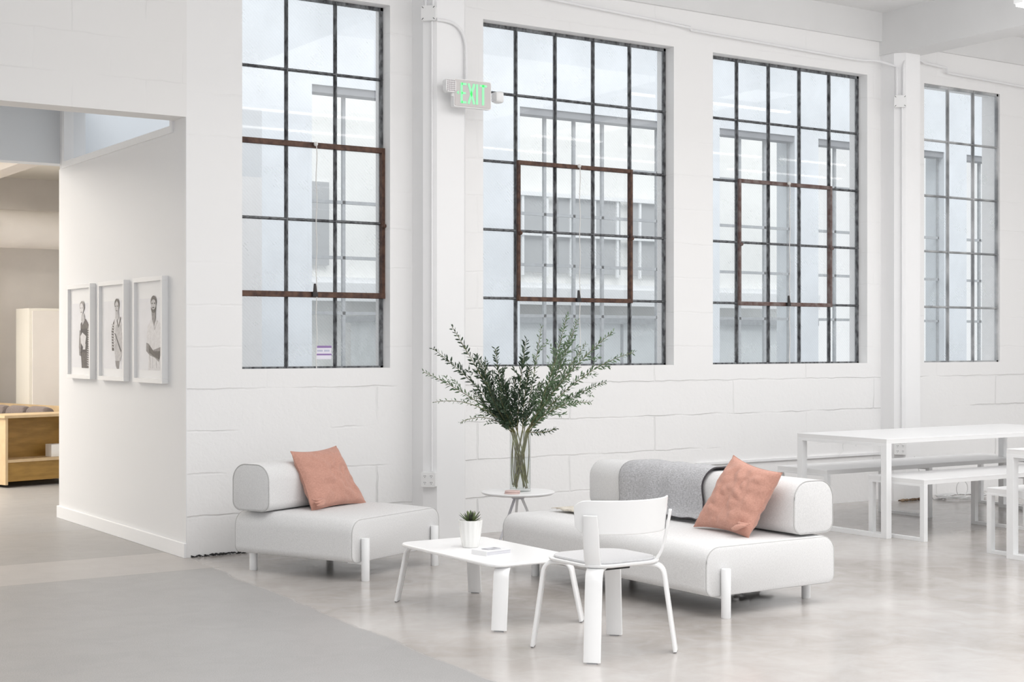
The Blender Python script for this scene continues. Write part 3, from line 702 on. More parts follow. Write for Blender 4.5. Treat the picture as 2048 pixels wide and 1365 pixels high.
def make_seat(t, L, W, legs, rails):
    m, sec = block(L, W, .115, .375, .085, .022); m.build('seat', 'sofa', t, smooth=True)
    for x in (.004, L-.004): seam(sec, x, W, .245, .0028, .992).build('piping', 'seam', t, smooth=True)
    MB().box(.10, L-.10, .16, W-.16, .104, .118).build('under_seat_shade', 'dark', t)  # black sheet added to deepen the shade under the seat
    for (x, y, zt) in legs:
        m = MB(); m.lathe([(.0, 0), (.024, 0), (.026, .003), (.026, zt-.003), (.024, zt), (0, zt)], 20, (x, y, 0)); m.build('leg', 'whitemetal', t, smooth=True)
    for x0, x1, y in rails: MB().box(x0, x1, y-.012, y+.012, .100, .118).build('rail', 'whitemetal', t)
# sofa 2: local x axis = world Y
s2 = thing('sofa', 'long off-white armless sofa with bolster, pillow and throw', 'sofa', (6.15, 5.92, 0), R(90))
# local x -> world +Y ; local y -> world -X  (0 = back, W = front)
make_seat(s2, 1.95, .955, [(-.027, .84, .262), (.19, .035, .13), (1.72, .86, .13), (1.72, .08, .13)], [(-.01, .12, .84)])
m, sec = block(1.90, .305, .392, .69, .105, .0, lip=.01)
m.bm.transform(Matrix.Translation((.03, -.02, 0))); m.build('bolster', 'sofa', s2, smooth=True)
mm = seam(sec, .004, .305, .541, .003, .985); mm.bm.transform(Matrix.Translation((.03, -.02, 0))); mm.build('bolster_piping', 'seam', s2, smooth=True)
# armless chair: origin near corner on AB panel; local x = -u1 (away), local y = ... build with x along length
u1 = Vector((math.cos(R(-65.5)), math.sin(R(-65.5)), 0)); u2 = Vector((math.cos(R(24.5)), math.sin(R(24.5)), 0))
cor = Vector((4.207, 8.036, 0))
org = cor+u2*.94          # local x along -u1 (114.5deg), local y = -u2
s1 = thing('lounge_chair', 'square off-white armless lounge chair with bolster against the left wall', 'chair', org, R(114.5))
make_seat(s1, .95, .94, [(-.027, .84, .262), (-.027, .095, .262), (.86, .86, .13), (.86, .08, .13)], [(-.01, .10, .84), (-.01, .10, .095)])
m, sec = block(.80, .305, .392, .69, .105, .0, lip=.01)
# bolster axis runs along local y, lying over far end of the seat
bt = Matrix.Translation((.95, .96, 0)) @ Matrix.Rotation(R(-90), 4, 'Z') @ Matrix.Translation((0, -.305, 0)) 
m.bm.transform(bt); m.build('bolster', 'sofa', s1, smooth=True)
mm = seam(sec, .004, .305, .541, .003, .985); mm.bm.transform(bt); mm.build('bolster_piping', 'seam', s1, smooth=True)

# ------------------------------------------------------------------ pillows
def ray(px, py): 
    return FW+RT*((px-1024)/F)+Vector((0, 0, (HZ-py)/F))
def on_plane(px, py, p0, n):
    d = ray(px, py); o = Vector((0, 0, CAMZ)); return o+d*((Vector(p0)-o).dot(n)/d.dot(n))
def pillow(label, cs, n, th, seedv, fold=None):
    cs = [c-Vector((0, 0, .018)) for c in cs]
    """cs: 4 corners (TL,TR,BR,BL) in world space on the mid plane"""
    c = sum(cs, Vector())/4; n = n.normalized()
    t = thing('throw_pillow', label, 'pillow', (c.x, c.y, min(p.z for p in cs)))
    N = 40; base = Vector(t.location)
    def surf(sgn):
        out = []
        for i in range(N+1):
            row = []
            for j in range(N+1):
                u, v = i/N, j/N; a, b = 2*u-1, 2*v-1
                # concave sides
                ua = u; vb = v
                a2 = a*(1-.10*(1-b*b)); b2 = b*(1-.10*(1-a*a))
                uu, vv = (a2+1)/2, (b2+1)/2
                p = (cs[0]*(1-uu)+cs[1]*uu)*(1-vv)+(cs[3]*(1-uu)+cs[2]*uu)*vv
                h = max(0, (1-a**4)*(1-b**4))**.55*(1-.25*(a*a+b*b)/2)
                q = Vector((u*3.1+seedv, v*3.1, seedv)); wr = noise.noise(q*1.2)*.016+(abs(noise.noise(q*Vector((2.2, 1.3, 1)) if False else q*2.1))-.2)*.022+noise.noise(q*6)*.003
                # radial creases near corners
                cr = .006*math.sin(14*math.atan2(b+.001, a+.001))*(max(abs(a), abs(b))**3)*(1-max(abs(a), abs(b))**8)
                hh = sgn*(h*th/2)+wr*h*1.2+cr*sgn
                row.append(p+n*hh)
            out.append(row)
        return out
    m = MB(); bm = m.bm
    A = surf(1); B = surf(-1)
    va = [[bm.verts.new(p-base) for p in r] for r in A]
    vb = [[va[i][j] if i in (0, N) or j in (0, N) else bm.verts.new(B[i][j]-base) for j in range(N+1)] for i in range(N+1)]
    for i in range(N):
        for j in range(N):
            bm.faces.new((va[i][j], va[i+1][j], va[i+1][j+1], va[i][j+1])); bm.faces.new((vb[i][j], vb[i][j+1], vb[i+1][j+1], vb[i+1][j]))
    m.build('cover', 'pink', t, smooth=True)
    # tucked corner fold
    if fold is not None:
        m = MB(); rx = (cs[2]-cs[3]).normalized(); dn = (cs[3]-cs[0]).normalized()
        f0 = Vector(fold)
        for k in range(3):
            p = [f0+rx*(-.05+.1*q/10)+n*(.018+.010*k+.012*math.sin(q/10*PI))+dn*(-.022+.018*k+.018*math.sin(PI*q/10+.5*k)) for q in range(11)]
            m.tube([x-base for x in p], [.003+.011*math.sin(PI*q/10) for q in range(11)], 10)
        m.build('folded_corner', 'pink', t, smooth=True)
    # seam
    m = MB(); pts = [va_ for va_ in ([Vector(A[i][0]) for i in range(N+1)]+[Vector(A[N][j]) for j in range(1, N+1)]+[Vector(A[i][N]) for i in range(N-1, -1, -1)]+[Vector(A[0][j]) for j in range(N-1, 0, -1)])]
    pts.append(pts[0]); m.tube([p-base for p in pts], .0022, 5); m.build('edge_seam', 'pink', t, smooth=True)
    return t
# pillow 1 leans back on the chair's bolster; plane contains u2 roughly and tilts back
n1 = (u1*.90+Vector((0, 0, .42))).normalized()
p0 = cor-u1*.51+Vector((0, 0, .40))
cs = [on_plane(581, 898, p0, n1), on_plane(672, 887, p0, n1), on_plane(733, 1002, p0, n1), on_plane(624, 1018, p0, n1)]
pillow('dusty terracotta pillow leaning on bolster of the lounge chair', cs, n1, .15, 1.3, fold=cs[3].lerp(cs[1], .07)+n1*.020)
n2 = (Vector((-.90, .02, .42))).normalized()
p0 = Vector((5.65, 6.3, .40))
cs2 = [on_plane(1467, 905, p0, n2), on_plane(1565, 940, p0, n2), on_plane(1497, 1070, p0, n2), on_plane(1387, 1048, p0, n2)]
pillow('dusty terracotta pillow standing diagonally on the long sofa', cs2, n2, .16, 4.1, fold=cs2[2].lerp(cs2[0], .07)+n2*.020)

# ------------------------------------------------------------------ throw over the bolster (world coords -> local of s2 offset)
def throw():
    t = thing('throw_blanket', 'grey wool blanket with dark stitched edge draped over sofa bolster', 'blanket', (6.0, 6.9, .4))
    # section path around bolster (front bottom -> over top -> back), bolster: X 5.865..6.17, z .392...69
    xc, zc, hw, hh, r = 6.0175, .541, .1525+.012, .149+.012, .11
    path = [(5.60, .402), (5.66, .402), (5.72, .404), (5.78, .408), (5.82, .42), (5.843, .44)]
    path += [(xc-hw, .47), (xc-hw, .52), (xc-hw, .56)]
    for k in range(9):
        a = R(180-90*k/8); path.append((xc-hw+r+r*math.cos(a), zc+hh-r+r*math.sin(a)))
    for k in range(9):
        a = R(90-90*k/8); path.append((xc+hw-r+r*math.cos(a), zc+hh-r+r*math.sin(a)))
    path += [(xc+hw+.002, .55), (xc+hw+.003, .50), (xc+hw+.004, .44), (xc+hw+.006, .36), (xc+hw+.006, .30)]
    path = path[3:]
    n = len(path); NJ = 44
    def ys(i):  # near (right) and far (left) edges
        f = i/(n-1)
        yn = 6.62+.10*math.sin(f*3.2)+.02*math.sin(f*11); yf = 7.48+.03*math.sin(f*5)
        if i < 4: yn += .05*(4-i)/4
        return yn, yf
    m = MB(); bm = m.bm; rows = []
    for i, (x, z) in enumerate(path):
        yn, yf = ys(i); row = []
        a = Vector((path[min(i+1, n-1)][0]-path[max(i-1, 0)][0], path[min(i+1, n-1)][1]-path[max(i-1, 0)][1])).normalized(); nx, nz = -a.y, a.x
        for j in range(NJ+1):
            y = yn+(yf-yn)*j/NJ; w = .006*(1+noise.noise(Vector((i*.18, j*.16, 3)))+.6*math.sin(j*.5+i*.1))
            row.append(Vector((x+nx*w-6.0, y-6.9, z+nz*w-.4)))
        rows.append(row)
    V = [[bm.verts.new(p) for p in r] for r in rows]
    for i in range(n-1):
        for j in range(NJ): bm.faces.new((V[i][j], V[i+1][j], V[i+1][j+1], V[i][j+1]))
    o = m.build('cloth', 'throw', t, smooth=True); sm = o.modifiers.new('t', 'SOLIDIFY'); sm.thickness = .006; sm.offset = 0
    m = MB(); m.tube([r[0] for r in rows], .0055, 7); m.build('stitched_edge', 'throwedge', t, smooth=True)
    m = MB(); m.tube(rows[0], .0045, 7); m.build('stitched_hem', 'throwedge', t, smooth=True)
throw()
# cream fringed throw lying on the seat near the far end
kt = thing('knitted_throw', 'cream knitted throw with loose fringe on seat behind the white chair', 'blanket', (5.62, 7.45, .398))
m = MB(); bm = m.bm; G = [[bm.verts.new((-.13+.27*i/14, -.16+.40*j/20, .008+.004*noise.noise(Vector((i*.4, j*.35, 1)))+.002*math.sin(j*1.1))) for j in range(21)] for i in range(15)]
for i in range(14):
    for j in range(20): bm.faces.new((G[i][j], G[i+1][j], G[i+1][j+1], G[i][j+1]))
o = m.build('cloth', 'cream_knit', kt, smooth=True); sm = o.modifiers.new('t', 'SOLIDIFY'); sm.thickness = .012; sm.offset = 0
m = MB()
for k in range(34):
    x = -.13+.27*k/33; yy = .235; m.tube([(x, yy, .008), (x+random.uniform(-.01, .01), yy+.03, .010), (x+random.uniform(-.02, .02), yy+.07, .004)], .0028, 5)
tag(m.build('fringe', 'cream_knit', kt), kind='stuff')

# ================================================================== CHAIR + COFFEE TABLE
def plank_leg(t, foot, hub, ztop, w=.08, th=.017, r=.05, mt='whitewood', name='leg'):
    """radially bent plywood leg: horizontal under the top, rounded shoulder, splayed down to foot"""
    f = Vector((foot[0], foot[1], 0)); h = Vector((hub[0], hub[1], 0)); d = (f-h); L = d.length; d.normalize()
    wd = Vector((-d.y, d.x, 0)); z1 = ztop-th/2
    sh = L-.055         # shoulder radius position
    path = [h+d*(L-.30)+Vector((0, 0, z1)), h+d*(sh-r)+Vector((0, 0, z1))]
    end = h+d*(L)+Vector((0, 0, .0)); 
    s0 = h+d*(sh+.004)+Vector((0, 0, z1-r*1.15))
    c = h+d*(sh-.002)+Vector((0, 0, z1))
    path += bend(path[-1], c, s0, 8)[1:] + [s0.lerp(end, .5), end.lerp(s0, .02)+Vector((0, 0, -.0))]
    path[-1].z = .006
    o = MB().strip(path, wd, w, th, 0).build(name, mt, t, bevel=.0)
    o.data.shade_smooth(); 
    try: o.data.set_sharp_from_angle(angle=R(50))
    except Exception: pass
    MB().box(-w*.3, w*.3, -.006, .006, 0, .006, Matrix.Translation(h+d*L) @ Matrix.Rotation(math.atan2(wd.y, wd.x), 4, 'Z')).build('glide', 'rub', o)
    return o
# coffee table
ct = thing('coffee_table', 'low white coffee table with rounded corners and bent plank legs', 'table', (4.3675, 6.778, 0), R(-.8))
m = MB(); A = rrect(.55, 1.02, .085, 8)
m.rings([[(x*.985, y*.99, .318) for x, y in A], [(x, y, .324) for x, y in A], [(x, y, .332) for x, y in A], [(x*.99, y*.995, .336) for x, y in A]]); m.build('tabletop', 'tabletop', ct, smooth=True)
for sx in (-1, 1):
    for sy in (-1, 1): plank_leg(ct, (sx*.258, sy*.535), (sx*.258-sx*.30, sy*.535-sy*.30), .318)
# chair
ch = thing('side_chair', 'white chair with curved backrest in the foreground', 'chair', (4.286, 5.618, 0), R(-.5))
SZ = .435
m = MB(); A = rrect(.44, .44, .12, 10)
m.rings([[(x*.95, y*.95, SZ-.014) for x, y in A], [(x, y, SZ-.008) for x, y in A], [(x*1.01, y*1.01, SZ) for x, y in A], [(x, y, SZ+.003) for x, y in A]]); m.build('seat', 'whitewood', ch, smooth=True)
m = MB(); A = rrect(.41, .41, .12, 10)
m.rings([[(x*.98, y*.98, SZ+.003) for x, y in A], [(x, y, SZ+.008) for x, y in A], [(x*.985, y*.985, SZ+.014) for x, y in A], [(x*.8, y*.8, SZ+.017) for x, y in A]]); m.build('seat_pad', 'seatpad', ch, smooth=True)
for sx in (-1, 1):
    for sy in (-1, 1): plank_leg(ch, (sx*.245, sy*.238), (0, 0), SZ-.014, w=.08)
MB().box(-.09, .09, -.09, .09, SZ-.045, SZ-.028).build('bracket', 'dark', ch, bevel=.004)
# backrest supports
RB = .295; c0 = (0, 0)
for ang in (222, 318):
    d = Vector((math.cos(R(ang)), math.sin(R(ang)), 0)); wd = Vector((-d.y, d.x, 0))
    P0 = d*.13+Vector((0, 0, SZ-.020)); P1 = d*.21+Vector((0, 0, SZ-.018))
    path = [P0, P1]+bend(P1, d*.262+Vector((0, 0, SZ-.012)), d*.285+Vector((0, 0, SZ+.075)), 8)[1:]+[d*.303+Vector((0, 0, SZ+.16)), d*.316+Vector((0, 0, SZ+.235))]
    ww = [.075]*(len(path)-1)+[.066]
    o = MB().strip(path, wd, ww, .014, 0).build('back_support', 'whitewood', ch); o.data.shade_smooth()
    try: o.data.set_sharp_from_angle(angle=R(50))
    except Exception: pass
m = MB(); rings = []; N = 30; a0, a1 = 206, 331
for k in range(N+1):
    f = k/N; a = R(a0+(a1-a0)*f); d = Vector((math.cos(a), math.sin(a), 0)); e = min(f, 1-f)*N
    sh = 0 if e > 3 else (3-e)/3; sh = sh**2.2
    zb = .580+.035*sh; zt = .738-.030*sh
    ring = []
    for s_, zz in ((-1, zb), (-1, zt), (1, zt), (1, zb)):
        rr = .294-.006+(.012 if zz == zt else 0)+s_*.005
        ring.append(d*rr+Vector((0, 0, zz)))
    rings.append(ring)
m.rings(rings); m.build('backrest', 'whitewood', ch, bevel=.004)

# pot with succulent, book
pp = thing('plant_pot', 'fluted white pot on the coffee table', 'pot', (4.345, 6.90, .336))
def fl(k, s): return 1+.022*math.cos(k*2*PI/s*14)
m = MB(); seg = 112
m.rings([[Vector((r*fl(k, seg)*math.cos(2*PI*k/seg), r*fl(k, seg)*math.sin(2*PI*k/seg), z)) for k in range(seg)] for r, z in ((.001, 0), (.040, 0), (.045, .004), (.054, .05), (.061, .11), (.066, .145), (.067, .149), (.064, .150), (.061, .146), (.058, .135))], cap=False)
m.build('body', 'pot', pp, smooth=True)
MB().lathe([(0, .130), (.060, .130), (.059, .137), (0, .139)], 32).build('soil', 'soil', pp)
sc = thing('succulent', 'spiky green succulent growing in the fluted pot', 'plant', (4.345, 6.90, .475))
m = MB(); m2 = MB()
for ring, (nn, el, ln) in enumerate(((9, 18, .075), (9, 38, .075), (7, 58, .07), (4, 78, .062))):
    for k in range(nn):
        a = 2*PI*k/nn+ring*.5+random.uniform(-.1, .1); e = R(el+random.uniform(-6, 6)); l = ln*random.uniform(.85, 1.1)
        d = Vector((math.cos(a)*math.cos(e), math.sin(a)*math.cos(e), math.sin(e))); sd = Vector((-math.sin(a), math.cos(a), 0)); up = d.cross(sd).normalized()
        if up.z < 0: up = -up
        rg = []
        for f, w in ((0, .006), (.3, .009), (.65, .007), (.9, .0035), (1, .0006)):
            c = d*l*f+up*(.012*f*f)
            rg.append([c+sd*w, c-up*w*.55, c-sd*w, c+up*w*.2])
        (m if (k+ring) % 3 else m2).rings(rg)
m.build('leaves', 'succ', sc, smooth=True); m2.build('dark_leaves', 'succtip', sc, smooth=True)
bk = thing('book', 'white book with grey photo on cover lying on the coffee table', 'book', (4.300, 6.62, .336), R(8))
MB().box(-.085, .085, -.062, .062, 0, .003).build('back_cover', 'book', bk)
MB().box(-.083, .083, -.060, .060, .003, .022).build('page_block', 'pages', bk)
MB().box(-.085, .085, -.062, .062, .022, .025).build('front_cover', 'book', bk)
MB().box(-.087, -.085, -.062, .062, 0, .025).build('spine', 'book', bk)
MB().prism([(-.04, -.02, .0251), (.03, -.045, .0251), (.06, .0, .0251), (.055, .045, .0251), (-.03, .05, .0251), (-.05, .02, .0251)], (0, 0, .0006)).build('cover_photo', 'print', bk)

# ================================================================== SIDE TABLE, VASE, BRANCHES
TX, TY, TZ = 5.70, 8.44, .442
tb = thing('side_table', 'small round white tripod side table holding the vase', 'table', (TX, TY, 0), R(10))
MB().lathe([(0, TZ-.020), (.235, TZ-.020), (.250, TZ-.012), (.253, TZ-.004), (.250, TZ), (0, TZ)], 64).build('tabletop', 'tabletop', tb, smooth=True)
MB().lathe([(0, TZ-.052), (.036, TZ-.052), (.046, TZ-.046), (.052, TZ-.022), (.052, TZ-.020), (0, TZ-.020)], 28).build('hub', 'greymetal', tb, smooth=True)
for k in range(3):
    a = R(175+120*k); d = Vector((math.cos(a), math.sin(a), 0))
    MB().tube([d*.028+Vector((0, 0, TZ-.045)), d*.21+Vector((0, 0, .006))], [.010, .007], 12).build('leg', 'whitemetal' if k else 'greymetal', tb, smooth=True)
VX, VY = TX+.012, TY-.01
vs = thing('glass_vase', 'clear cylindrical glass vase on the round side table', 'vase', (VX, VY, TZ))
MB().lathe([(0.001, 0), (.068, 0), (.0725, .006), (.0725, .405), (.0715, .408), (.0695, .405), (.0695, .018), (.001, .014)], 40).build('glass', 'vase', vs, smooth=True)
MB().lathe([(0.001, .020), (.0675, .020), (.0675, .232), (.001, .232)], 40).build('water', 'water', vs, smooth=True)
for k, (lz, lab) in enumerate(((0, 'lower'), (.011, 'upper'))):
    o = MB().lathe([(0, 0), (.050, 0), (.053, .003), (.053, .007), (.050, .010), (0, .010)], 32).build('coaster', 'coaster', smooth=True, loc=(TX-.125+k*.003, TY-.115, TZ+lz))
    tag(o, ['lower of two pink coasters stacked beside the vase', 'upper of two pink coasters stacked beside the vase'][k], 'coaster', 'pink coasters')

def leaf(bm, p, d, l, w):
    sd = d.cross(Vector((random.uniform(-1, 1), random.uniform(-1, 1), random.uniform(-1, 1)))).normalized(); nn = d.cross(sd)
    b0 = p+d*.003
    V = [bm.verts.new(b0), bm.verts.new(b0+d*l*.35+sd*w+nn*.001), bm.verts.new(b0+d*l*.72+sd*w*.75-nn*.001), bm.verts.new(b0+d*l-nn*.003),
         bm.verts.new(b0+d*l*.72-sd*w*.75-nn*.001), bm.verts.new(b0+d*l*.35-sd*w+nn*.001), bm.verts.new(b0+d*l*.5-nn*.002)]
    for i in range(6): bm.faces.new((V[6], V[i], V[(i+1) % 6]))
def branch(tip, ctrl, foot, depth, leafmat, label, nl=60, ll=.036, droop=0, bare=.30):
    nl = int(nl*1.15); ll *= 1.22
    """tip/ctrl: (px,py) read as offsets from the vase foot at 290 px per metre"""
    S = 290.5
    def P(p, dd): 
        return RT*((p[0]-1041)/S)+Vector((0, 0, (985-p[1])/S))+FW*dd
    neck = P((1041+(ctrl[0]-1041)*.22, 866), 0); nk = Vector((neck.x, neck.y, 0))
    if nk.length > .05: neck = nk.normalized()*.05+Vector((0, 0, neck.z))
    neck += FW*depth*.08+RT*random.uniform(-.016, .016)
    a = Vector(foot); pts = []
    cross = a.lerp(neck, .5)+RT*random.uniform(-.03, .03)+FW*random.uniform(-.02, .02)
    for k in range(9):
        t = k/8; pts.append(a*(1-t)**2+cross*2*t*(1-t)+neck*t*t)
    c = P(ctrl, depth*.5); e = P(tip, depth)
    for k in range(1, 29):
        t = k/28; pts.append(neck*(1-t)**2+c*2*t*(1-t)+e*t*t)
    n = len(pts)
    root = thing('leafy_branch', label, 'branch', (VX, VY, TZ), group='leafy branches in the glass vase')
    m = MB(); m.tube(pts, [.0032*(1-.65*i/n)+.0005 for i in range(n)], 6); m.build('stem', 'stem', root, smooth=True)
    m = MB(); bm = m.bm
    # arc-length sampling of the part above the vase
    up = pts[8:]; seg = [(up[i+1]-up[i]).length for i in range(len(up)-1)]; tot = sum(seg)
    def at(s):
        s *= tot
        for i, q in enumerate(seg):
            if s <= q or i == len(seg)-1: return up[i].lerp(up[i+1], min(1, s/q)), (up[i+1]-up[i]).normalized()
            s -= q
    TW = []
    for k in range(nl):
        f = bare*.25+(1-bare*.25)*(k/(nl-1)); p, tg = at(f)
        sidev = tg.cross(FW).normalized(); ph = k*2.4+random.uniform(-.5, .5)
        out = (sidev*math.cos(ph)+tg.cross(sidev).normalized()*math.sin(ph)).normalized()
        d = (tg*random.uniform(.5, 1.0)+out*random.uniform(.7, 1.05)).normalized()
        if k % 9 == 4 and .15 < f < .75 and nl > 60:
            # short side twig with its own leaves
            tl = random.uniform(.07, .15); td = (tg*.8+out*.7).normalized(); TW.append((p, td, tl))
        l = ll*random.uniform(.75, 1.2)*(1-.35*max(0, f-.75)/.25); w = l*.165
        leaf(bm, p, d, l, w)
    for p, td, tl in TW:
        for q in range(11):
            pp_ = p+td*tl*(q+1)/11; sv = td.cross(Vector((random.uniform(-1, 1), random.uniform(-1, 1), random.uniform(-1, 1)))).normalized()
            leaf(bm, pp_, (td*.8+sv*.8).normalized(), ll*random.uniform(.6, .95), ll*.13)
        ex1, ex2 = td.orthogonal().normalized()*.0009, td.cross(td.orthogonal()).normalized()*.0009
        m.rings([[p+ex1, p+ex2, p-ex1], [p+td*tl+ex1, p+td*tl+ex2, p+td*tl-ex1]])
    lf = m.build('leaves', leafmat, root); lf['kind'] = 'stuff'
    return root
BR = [
 ((905, 656), (975, 770), -.05, 'leafd', 'dark leafy branch reaching highest at upper left of the vase', 62, .036),
 ((866, 700), (960, 770), .05, 'leafd', 'dark leafy branch arching left, just below the highest left one', 72, .035),
 ((846, 747), (945, 790), .10, 'leafm', 'thin branch pointing farthest left of the bouquet', 64, .030),
 ((871, 806), (950, 790), -.10, 'leafm', 'short pale sprig drooping left below the farthest left branch', 40, .022),
 ((921, 848), (975, 820), .0, 'leafl', 'lowest sprig on the left side of the bouquet', 30, .020),
 ((952, 712), (985, 790), .12, 'leafd', None, 90, .036),
 ((992, 700), (1000, 800), -.12, 'leafd', None, 90, .036),
 ((972, 722), (965, 800), -.02, 'leafd', None, 100, .034),
 ((1053, 682), (1035, 790), .02, 'leafd', 'dark branch with large leaves standing upright over centre of vase', 56, .044),
 ((1084, 655), (1066, 770), .15, 'leafl', 'slender pale branch just right of the upright dark one', 60, .030),
 ((1134, 632), (1100, 780), -.05, 'leafm', 'tallest grey-green branch of the bouquet', 110, .033),
 ((1156, 642), (1105, 790), .06, 'leafm', 'second tallest grey-green branch, right beside the tallest', 110, .033),
 ((1145, 668), (1095, 790), .16, 'leafl', None, 100, .033),
 ((1175, 690), (1110, 780), .22, 'leafl', None, 90, .032),
 ((1224, 667), (1130, 740), -.10, 'leafm', 'branch at right whose tip nods beside the tallest pair', 90, .033),
 ((1268, 707), (1150, 740), .0, 'leafm', 'branch reaching farthest right of the bouquet', 84, .032),
 ((1213, 768), (1120, 800), .12, 'leafm', 'feathery branch spreading right below the farthest right one', 90, .030),
 ((1180, 806), (1110, 800), -.12, 'leafm', 'thin branch spreading low at the right', 56, .030),
 ((1112, 858), (1090, 870), -.06, 'leafd', 'lowest short branch on the right side of the bouquet', 34, .026),
 ((1005, 745), (1010, 800), .0, 'leafd', None, 90, .034),
 ((1060, 735), (1045, 800), -.10, 'leafd', None, 90, .034),
 ((1030, 760), (1025, 820), .15, 'leafd', None, 90, .034),
 ((975, 765), (990, 820), -.18, 'leafd', None, 90, .032),
 ((1085, 770), (1060, 820), .10, 'leafm', None, 90, .032),
 ((950, 790), (985, 830), .05, 'leafm', None, 70, .030),
 ((1000, 790), (1010, 830), -.15, 'leafd', None, 80, .032),
]
for k, (tip, ctrl, dep, lm, lab, nl, ll) in enumerate(BR):
    a = k*2.4; sg = (-1 if tip[0] > 1041 else 1)*(1 if k % 5 not in (1,) else -1); q = RT*(sg*random.uniform(.02, .056))+FW*random.uniform(-.03, .03); ft = (q.x, q.y, .022+.01*(k % 4))
    branch(tip, ctrl, ft, dep, lm, lab or 'leafy branch tangled in the dense green middle of the bouquet', nl, ll)

# ================================================================== LONG TABLES AND BENCHES
def table(name, label, cat, X0, X1, Y0, Y1, H, frames, bar, th=.035, rz=0, group=None, inset=.0):
    t = thing(name, label, cat, (X0, Y0, 0), rz, group)
    W, D = X1-X0, Y1-Y0
    MB().box(0, W, 0, D, H-.006, H).build('top_surface', 'tabletop', t, bevel=.001)
    MB().box(.001, W-.001, .001, D-.001, H-th, H-.006).build('top', 'tedge', t)
    for fx in frames:
        fr = MB()
        b = bar
        x0 = min(max(fx*W, 0), W-b)
        zt = H-th
        fr.box(x0, x0+b, 0, D, 0, b*.6); fr.build('foot_rail', 'whitemetal', t, bevel=.001)
        MB().box(x0, x0+b, 0, D, zt-b*.4, zt).build('top_rail', 'whitemetal', t, bevel=.001)
        for y in (0, D-b): MB().box(x0, x0+b, y, y+b, b*.6, zt-b*.4).build('leg', 'whitemetal', t, bevel=.001)
    return t
table('long_table', 'long white table with square loop legs beside the sofa', 'table', 8.47, 11.0, 7.63, 8.56, .745, (0, 1), .055, rz=R(0))
table('bench', 'white bench behind the long table, nearest the wall', 'bench', 8.60, 11.15, 8.36, 8.92, .455, (0, .47, 1), .04, rz=R(0))
table('bench', 'white bench tucked under front side of the long table', 'bench', 8.57, 11.1, 7.36, 7.90, .455, (0, .47, 1), .04, rz=R(0))
table('long_table', 'second white table cut off by the right edge of picture', 'table', 8.37, 10.9, 5.50, 6.48, .745, (0, 1), .055, rz=R(0))
table('bench', 'white bench behind the second table at right edge', 'bench', 8.48, 11.0, 6.20, 6.73, .455, (0, .47, 1), .04, rz=R(0))

# ================================================================== FAR ROOM: DAYBED
dbd = thing('daybed', 'plywood daybed with open shelf in its end, seen through the opening', 'sofa', (4.07, 15.27, 0), R(14))
T = .028; Wd, Hh, Dd = .95, .735, .40
# end unit: shelf faces camera (-y local)
m = MB(); m.box(-.0, T, 0, 2.0, .03, Hh-T); m.build('side_panel', 'woodl', dbd)
MB().box(-.02, Wd, -.02, .42, Hh-T, Hh).build('top_panel', 'woodl', dbd)
MB().box(T, Wd-T, .30, .30+T, .06, Hh-T).build('back_panel', 'woodin', dbd)
MB().box(T, Wd-T, .0, .30, .255, .255+T).build('shelf', 'woodl', dbd)
MB().box(T, Wd-T, .02, .05, .06, .255).build('lower_panel', 'woodin', dbd)
MB().box(Wd-T, Wd, 0, 2.0, .03, Hh-T).build('side_panel', 'wood', dbd)
MB().box(.90, .925, .42, 2.2, .3, .79).build('backrest_panel', 'woodl', dbd)
MB().box(T, .90, .42, 2.0, .25, .40).build('mattress', 'taupe', dbd, bevel=.03)
for k in range(4):
    o = thing('back_cushion', ['taupe cushion nearest the shelf end of the daybed', 'second taupe cushion along the daybed', 'third taupe cushion along the daybed', 'farthest left taupe cushion on the daybed'][k], 'cushion', tuple(dbd.matrix_basis @ Vector((.70-.03*k, .46+.37*k, .41))), R(14), 'taupe cushions on the daybed')
    m = MB(); m.rings([[(x*s, y, z*s+.19) for x, z in rrect(.17, .38, .07, 6)] for y, s in ((0, .8), (.02, .95), (.07, 1), (.28, 1), (.33, .95), (.35, .8))]); m.bm.transform(Matrix.Rotation(R(10), 4, 'Y')); m.build('cover', 'taupe', o, smooth=True)
o = thing('white_pillow', 'white pillow at far end of the daybed', 'pillow', (4.05, 17.0, .42), R(20))
m = MB(); m.sphere((0, 0, .21), .24, 20, (.45, 1, .9)); m.build('cover', 'whitecloth', o, smooth=True)
o = thing('storage_box', 'small white box standing on the daybed shelf', 'box', tuple(dbd.matrix_basis @ Vector((.555, .07, .283))), R(14))
m = MB(); m.box(0, .14, 0, .12, 0, .13); m.build('body', 'plate', o, bevel=.004)

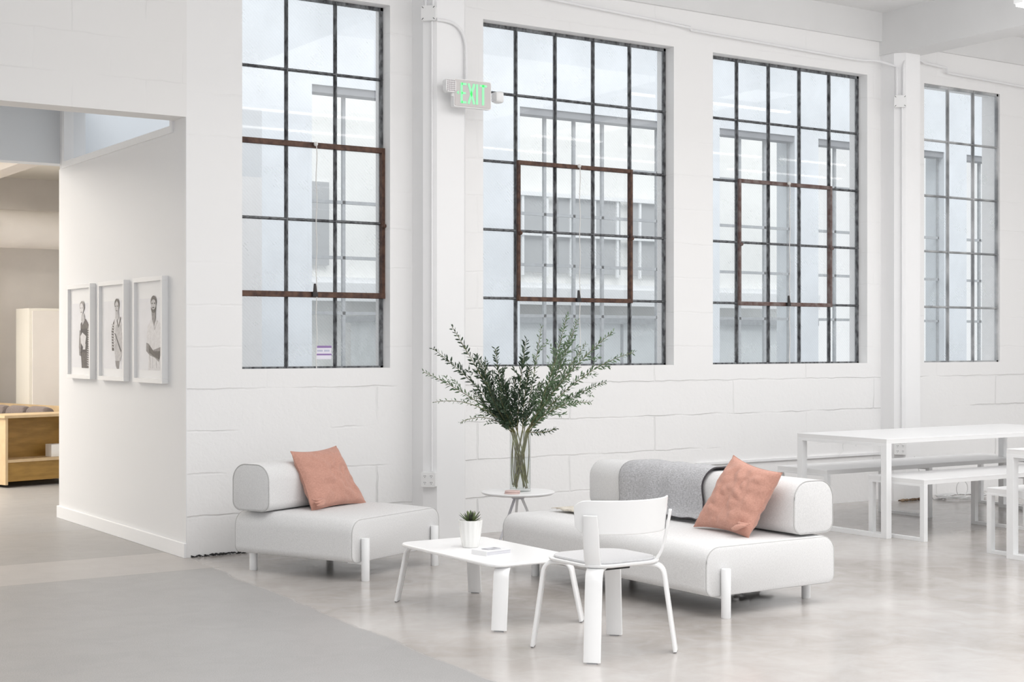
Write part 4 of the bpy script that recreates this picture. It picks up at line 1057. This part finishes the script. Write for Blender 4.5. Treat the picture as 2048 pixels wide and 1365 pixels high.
# ================================================================== CEILING LIGHTS
def lamp(x0, x1, y, z, label):
    t = thing('ceiling_light', label, 'ceiling light', (x0, y, z), 0, 'linear ceiling lights')
    MB().box(0, x1-x0, -.045, .045, 0, .05).build('housing', 'whitemetal', t, bevel=.004)
    MB().box(.02, x1-x0-.02, -.035, .035, -.018, 0).build('diffuser', 'tube', t)
    for x in (.3, x1-x0-.3): MB().tube([(x, 0, .05), (x, 0, CZ-z)], .004, 6).build('rod', 'greymetal', t)
lamp(9.57, 11.9, 7.30, 4.08, 'bright linear ceiling light cut by the upper right corner')
for i, (yy, xs) in enumerate(((2.9, (7.0, 10.0, 13.0, 16.0)), (1.5, (7.2, 10.2, 13.2, 16.2)))):
    for k, x in enumerate(xs): lamp(x, x+2.6, yy, 4.30, 'linear ceiling light reflected as a white line in the windows')

# ================================================================== LIGHT
w = bpy.data.worlds.new('sky'); bpy.context.scene.world = w; w.use_nodes = True
bg = w.node_tree.nodes['Background']; bg.inputs[0].default_value = (.97, .985, 1, 1); bg.inputs[1].default_value = 1.2
def area(name, loc, rot, sx, sy, e, col=(1, 1, 1)):
    l = bpy.data.lights.new(name, 'AREA'); l.shape = 'RECTANGLE'; l.size = sx; l.size_y = sy; l.energy = e; l.color = col
    o = bpy.data.objects.new(name, l); C.objects.link(o); o.location = loc; o.rotation_euler = rot; return o
area('far_room_fill', (.9, 15.2, 3.34), (0, 0, 0), 4, 3.4, 440, (1, .95, .88))  # added warm fill out of view, brightens the far room
area('overhead_fill', (7.0, 4.6, 4.40), (0, 0, 0), 11, 4.4, 270, (1, .99, .98))  # added overhead fill out of view, brightens seat and table tops
area('ceiling_fill', (8.0, 4.4, 3.3), (R(180), 0, 0), 11, 4, 300, (1, 1, 1))  # added upward fill, no such fixture; brightens ceiling and beams
area('passage_fill', (1.8, 11.0, 3.45), (0, 0, 0), 1.5, 1.5, 5, (1, .98, .97))  # weak area light under the passage ceiling, no fixture modelled

sl = bpy.data.lights.new('hazy_sun', 'SUN'); sl.energy = 3.4; sl.angle = R(50); so = bpy.data.objects.new('hazy_sun', sl); C.objects.link(so)
so.rotation_euler = Vector((-.15, -.62, .78)).to_track_quat('Z', 'Y').to_euler()
sc_ = bpy.context.scene
sc_.view_settings.view_transform = 'Standard'; sc_.view_settings.look = 'None'; sc_.view_settings.exposure = -0.26; sc_.view_settings.gamma = 1.0
sc_.cycles.max_bounces = 10; sc_.cycles.transparent_max_bounces = 24; sc_.cycles.diffuse_bounces = 5
sc_.cycles.use_denoising = True
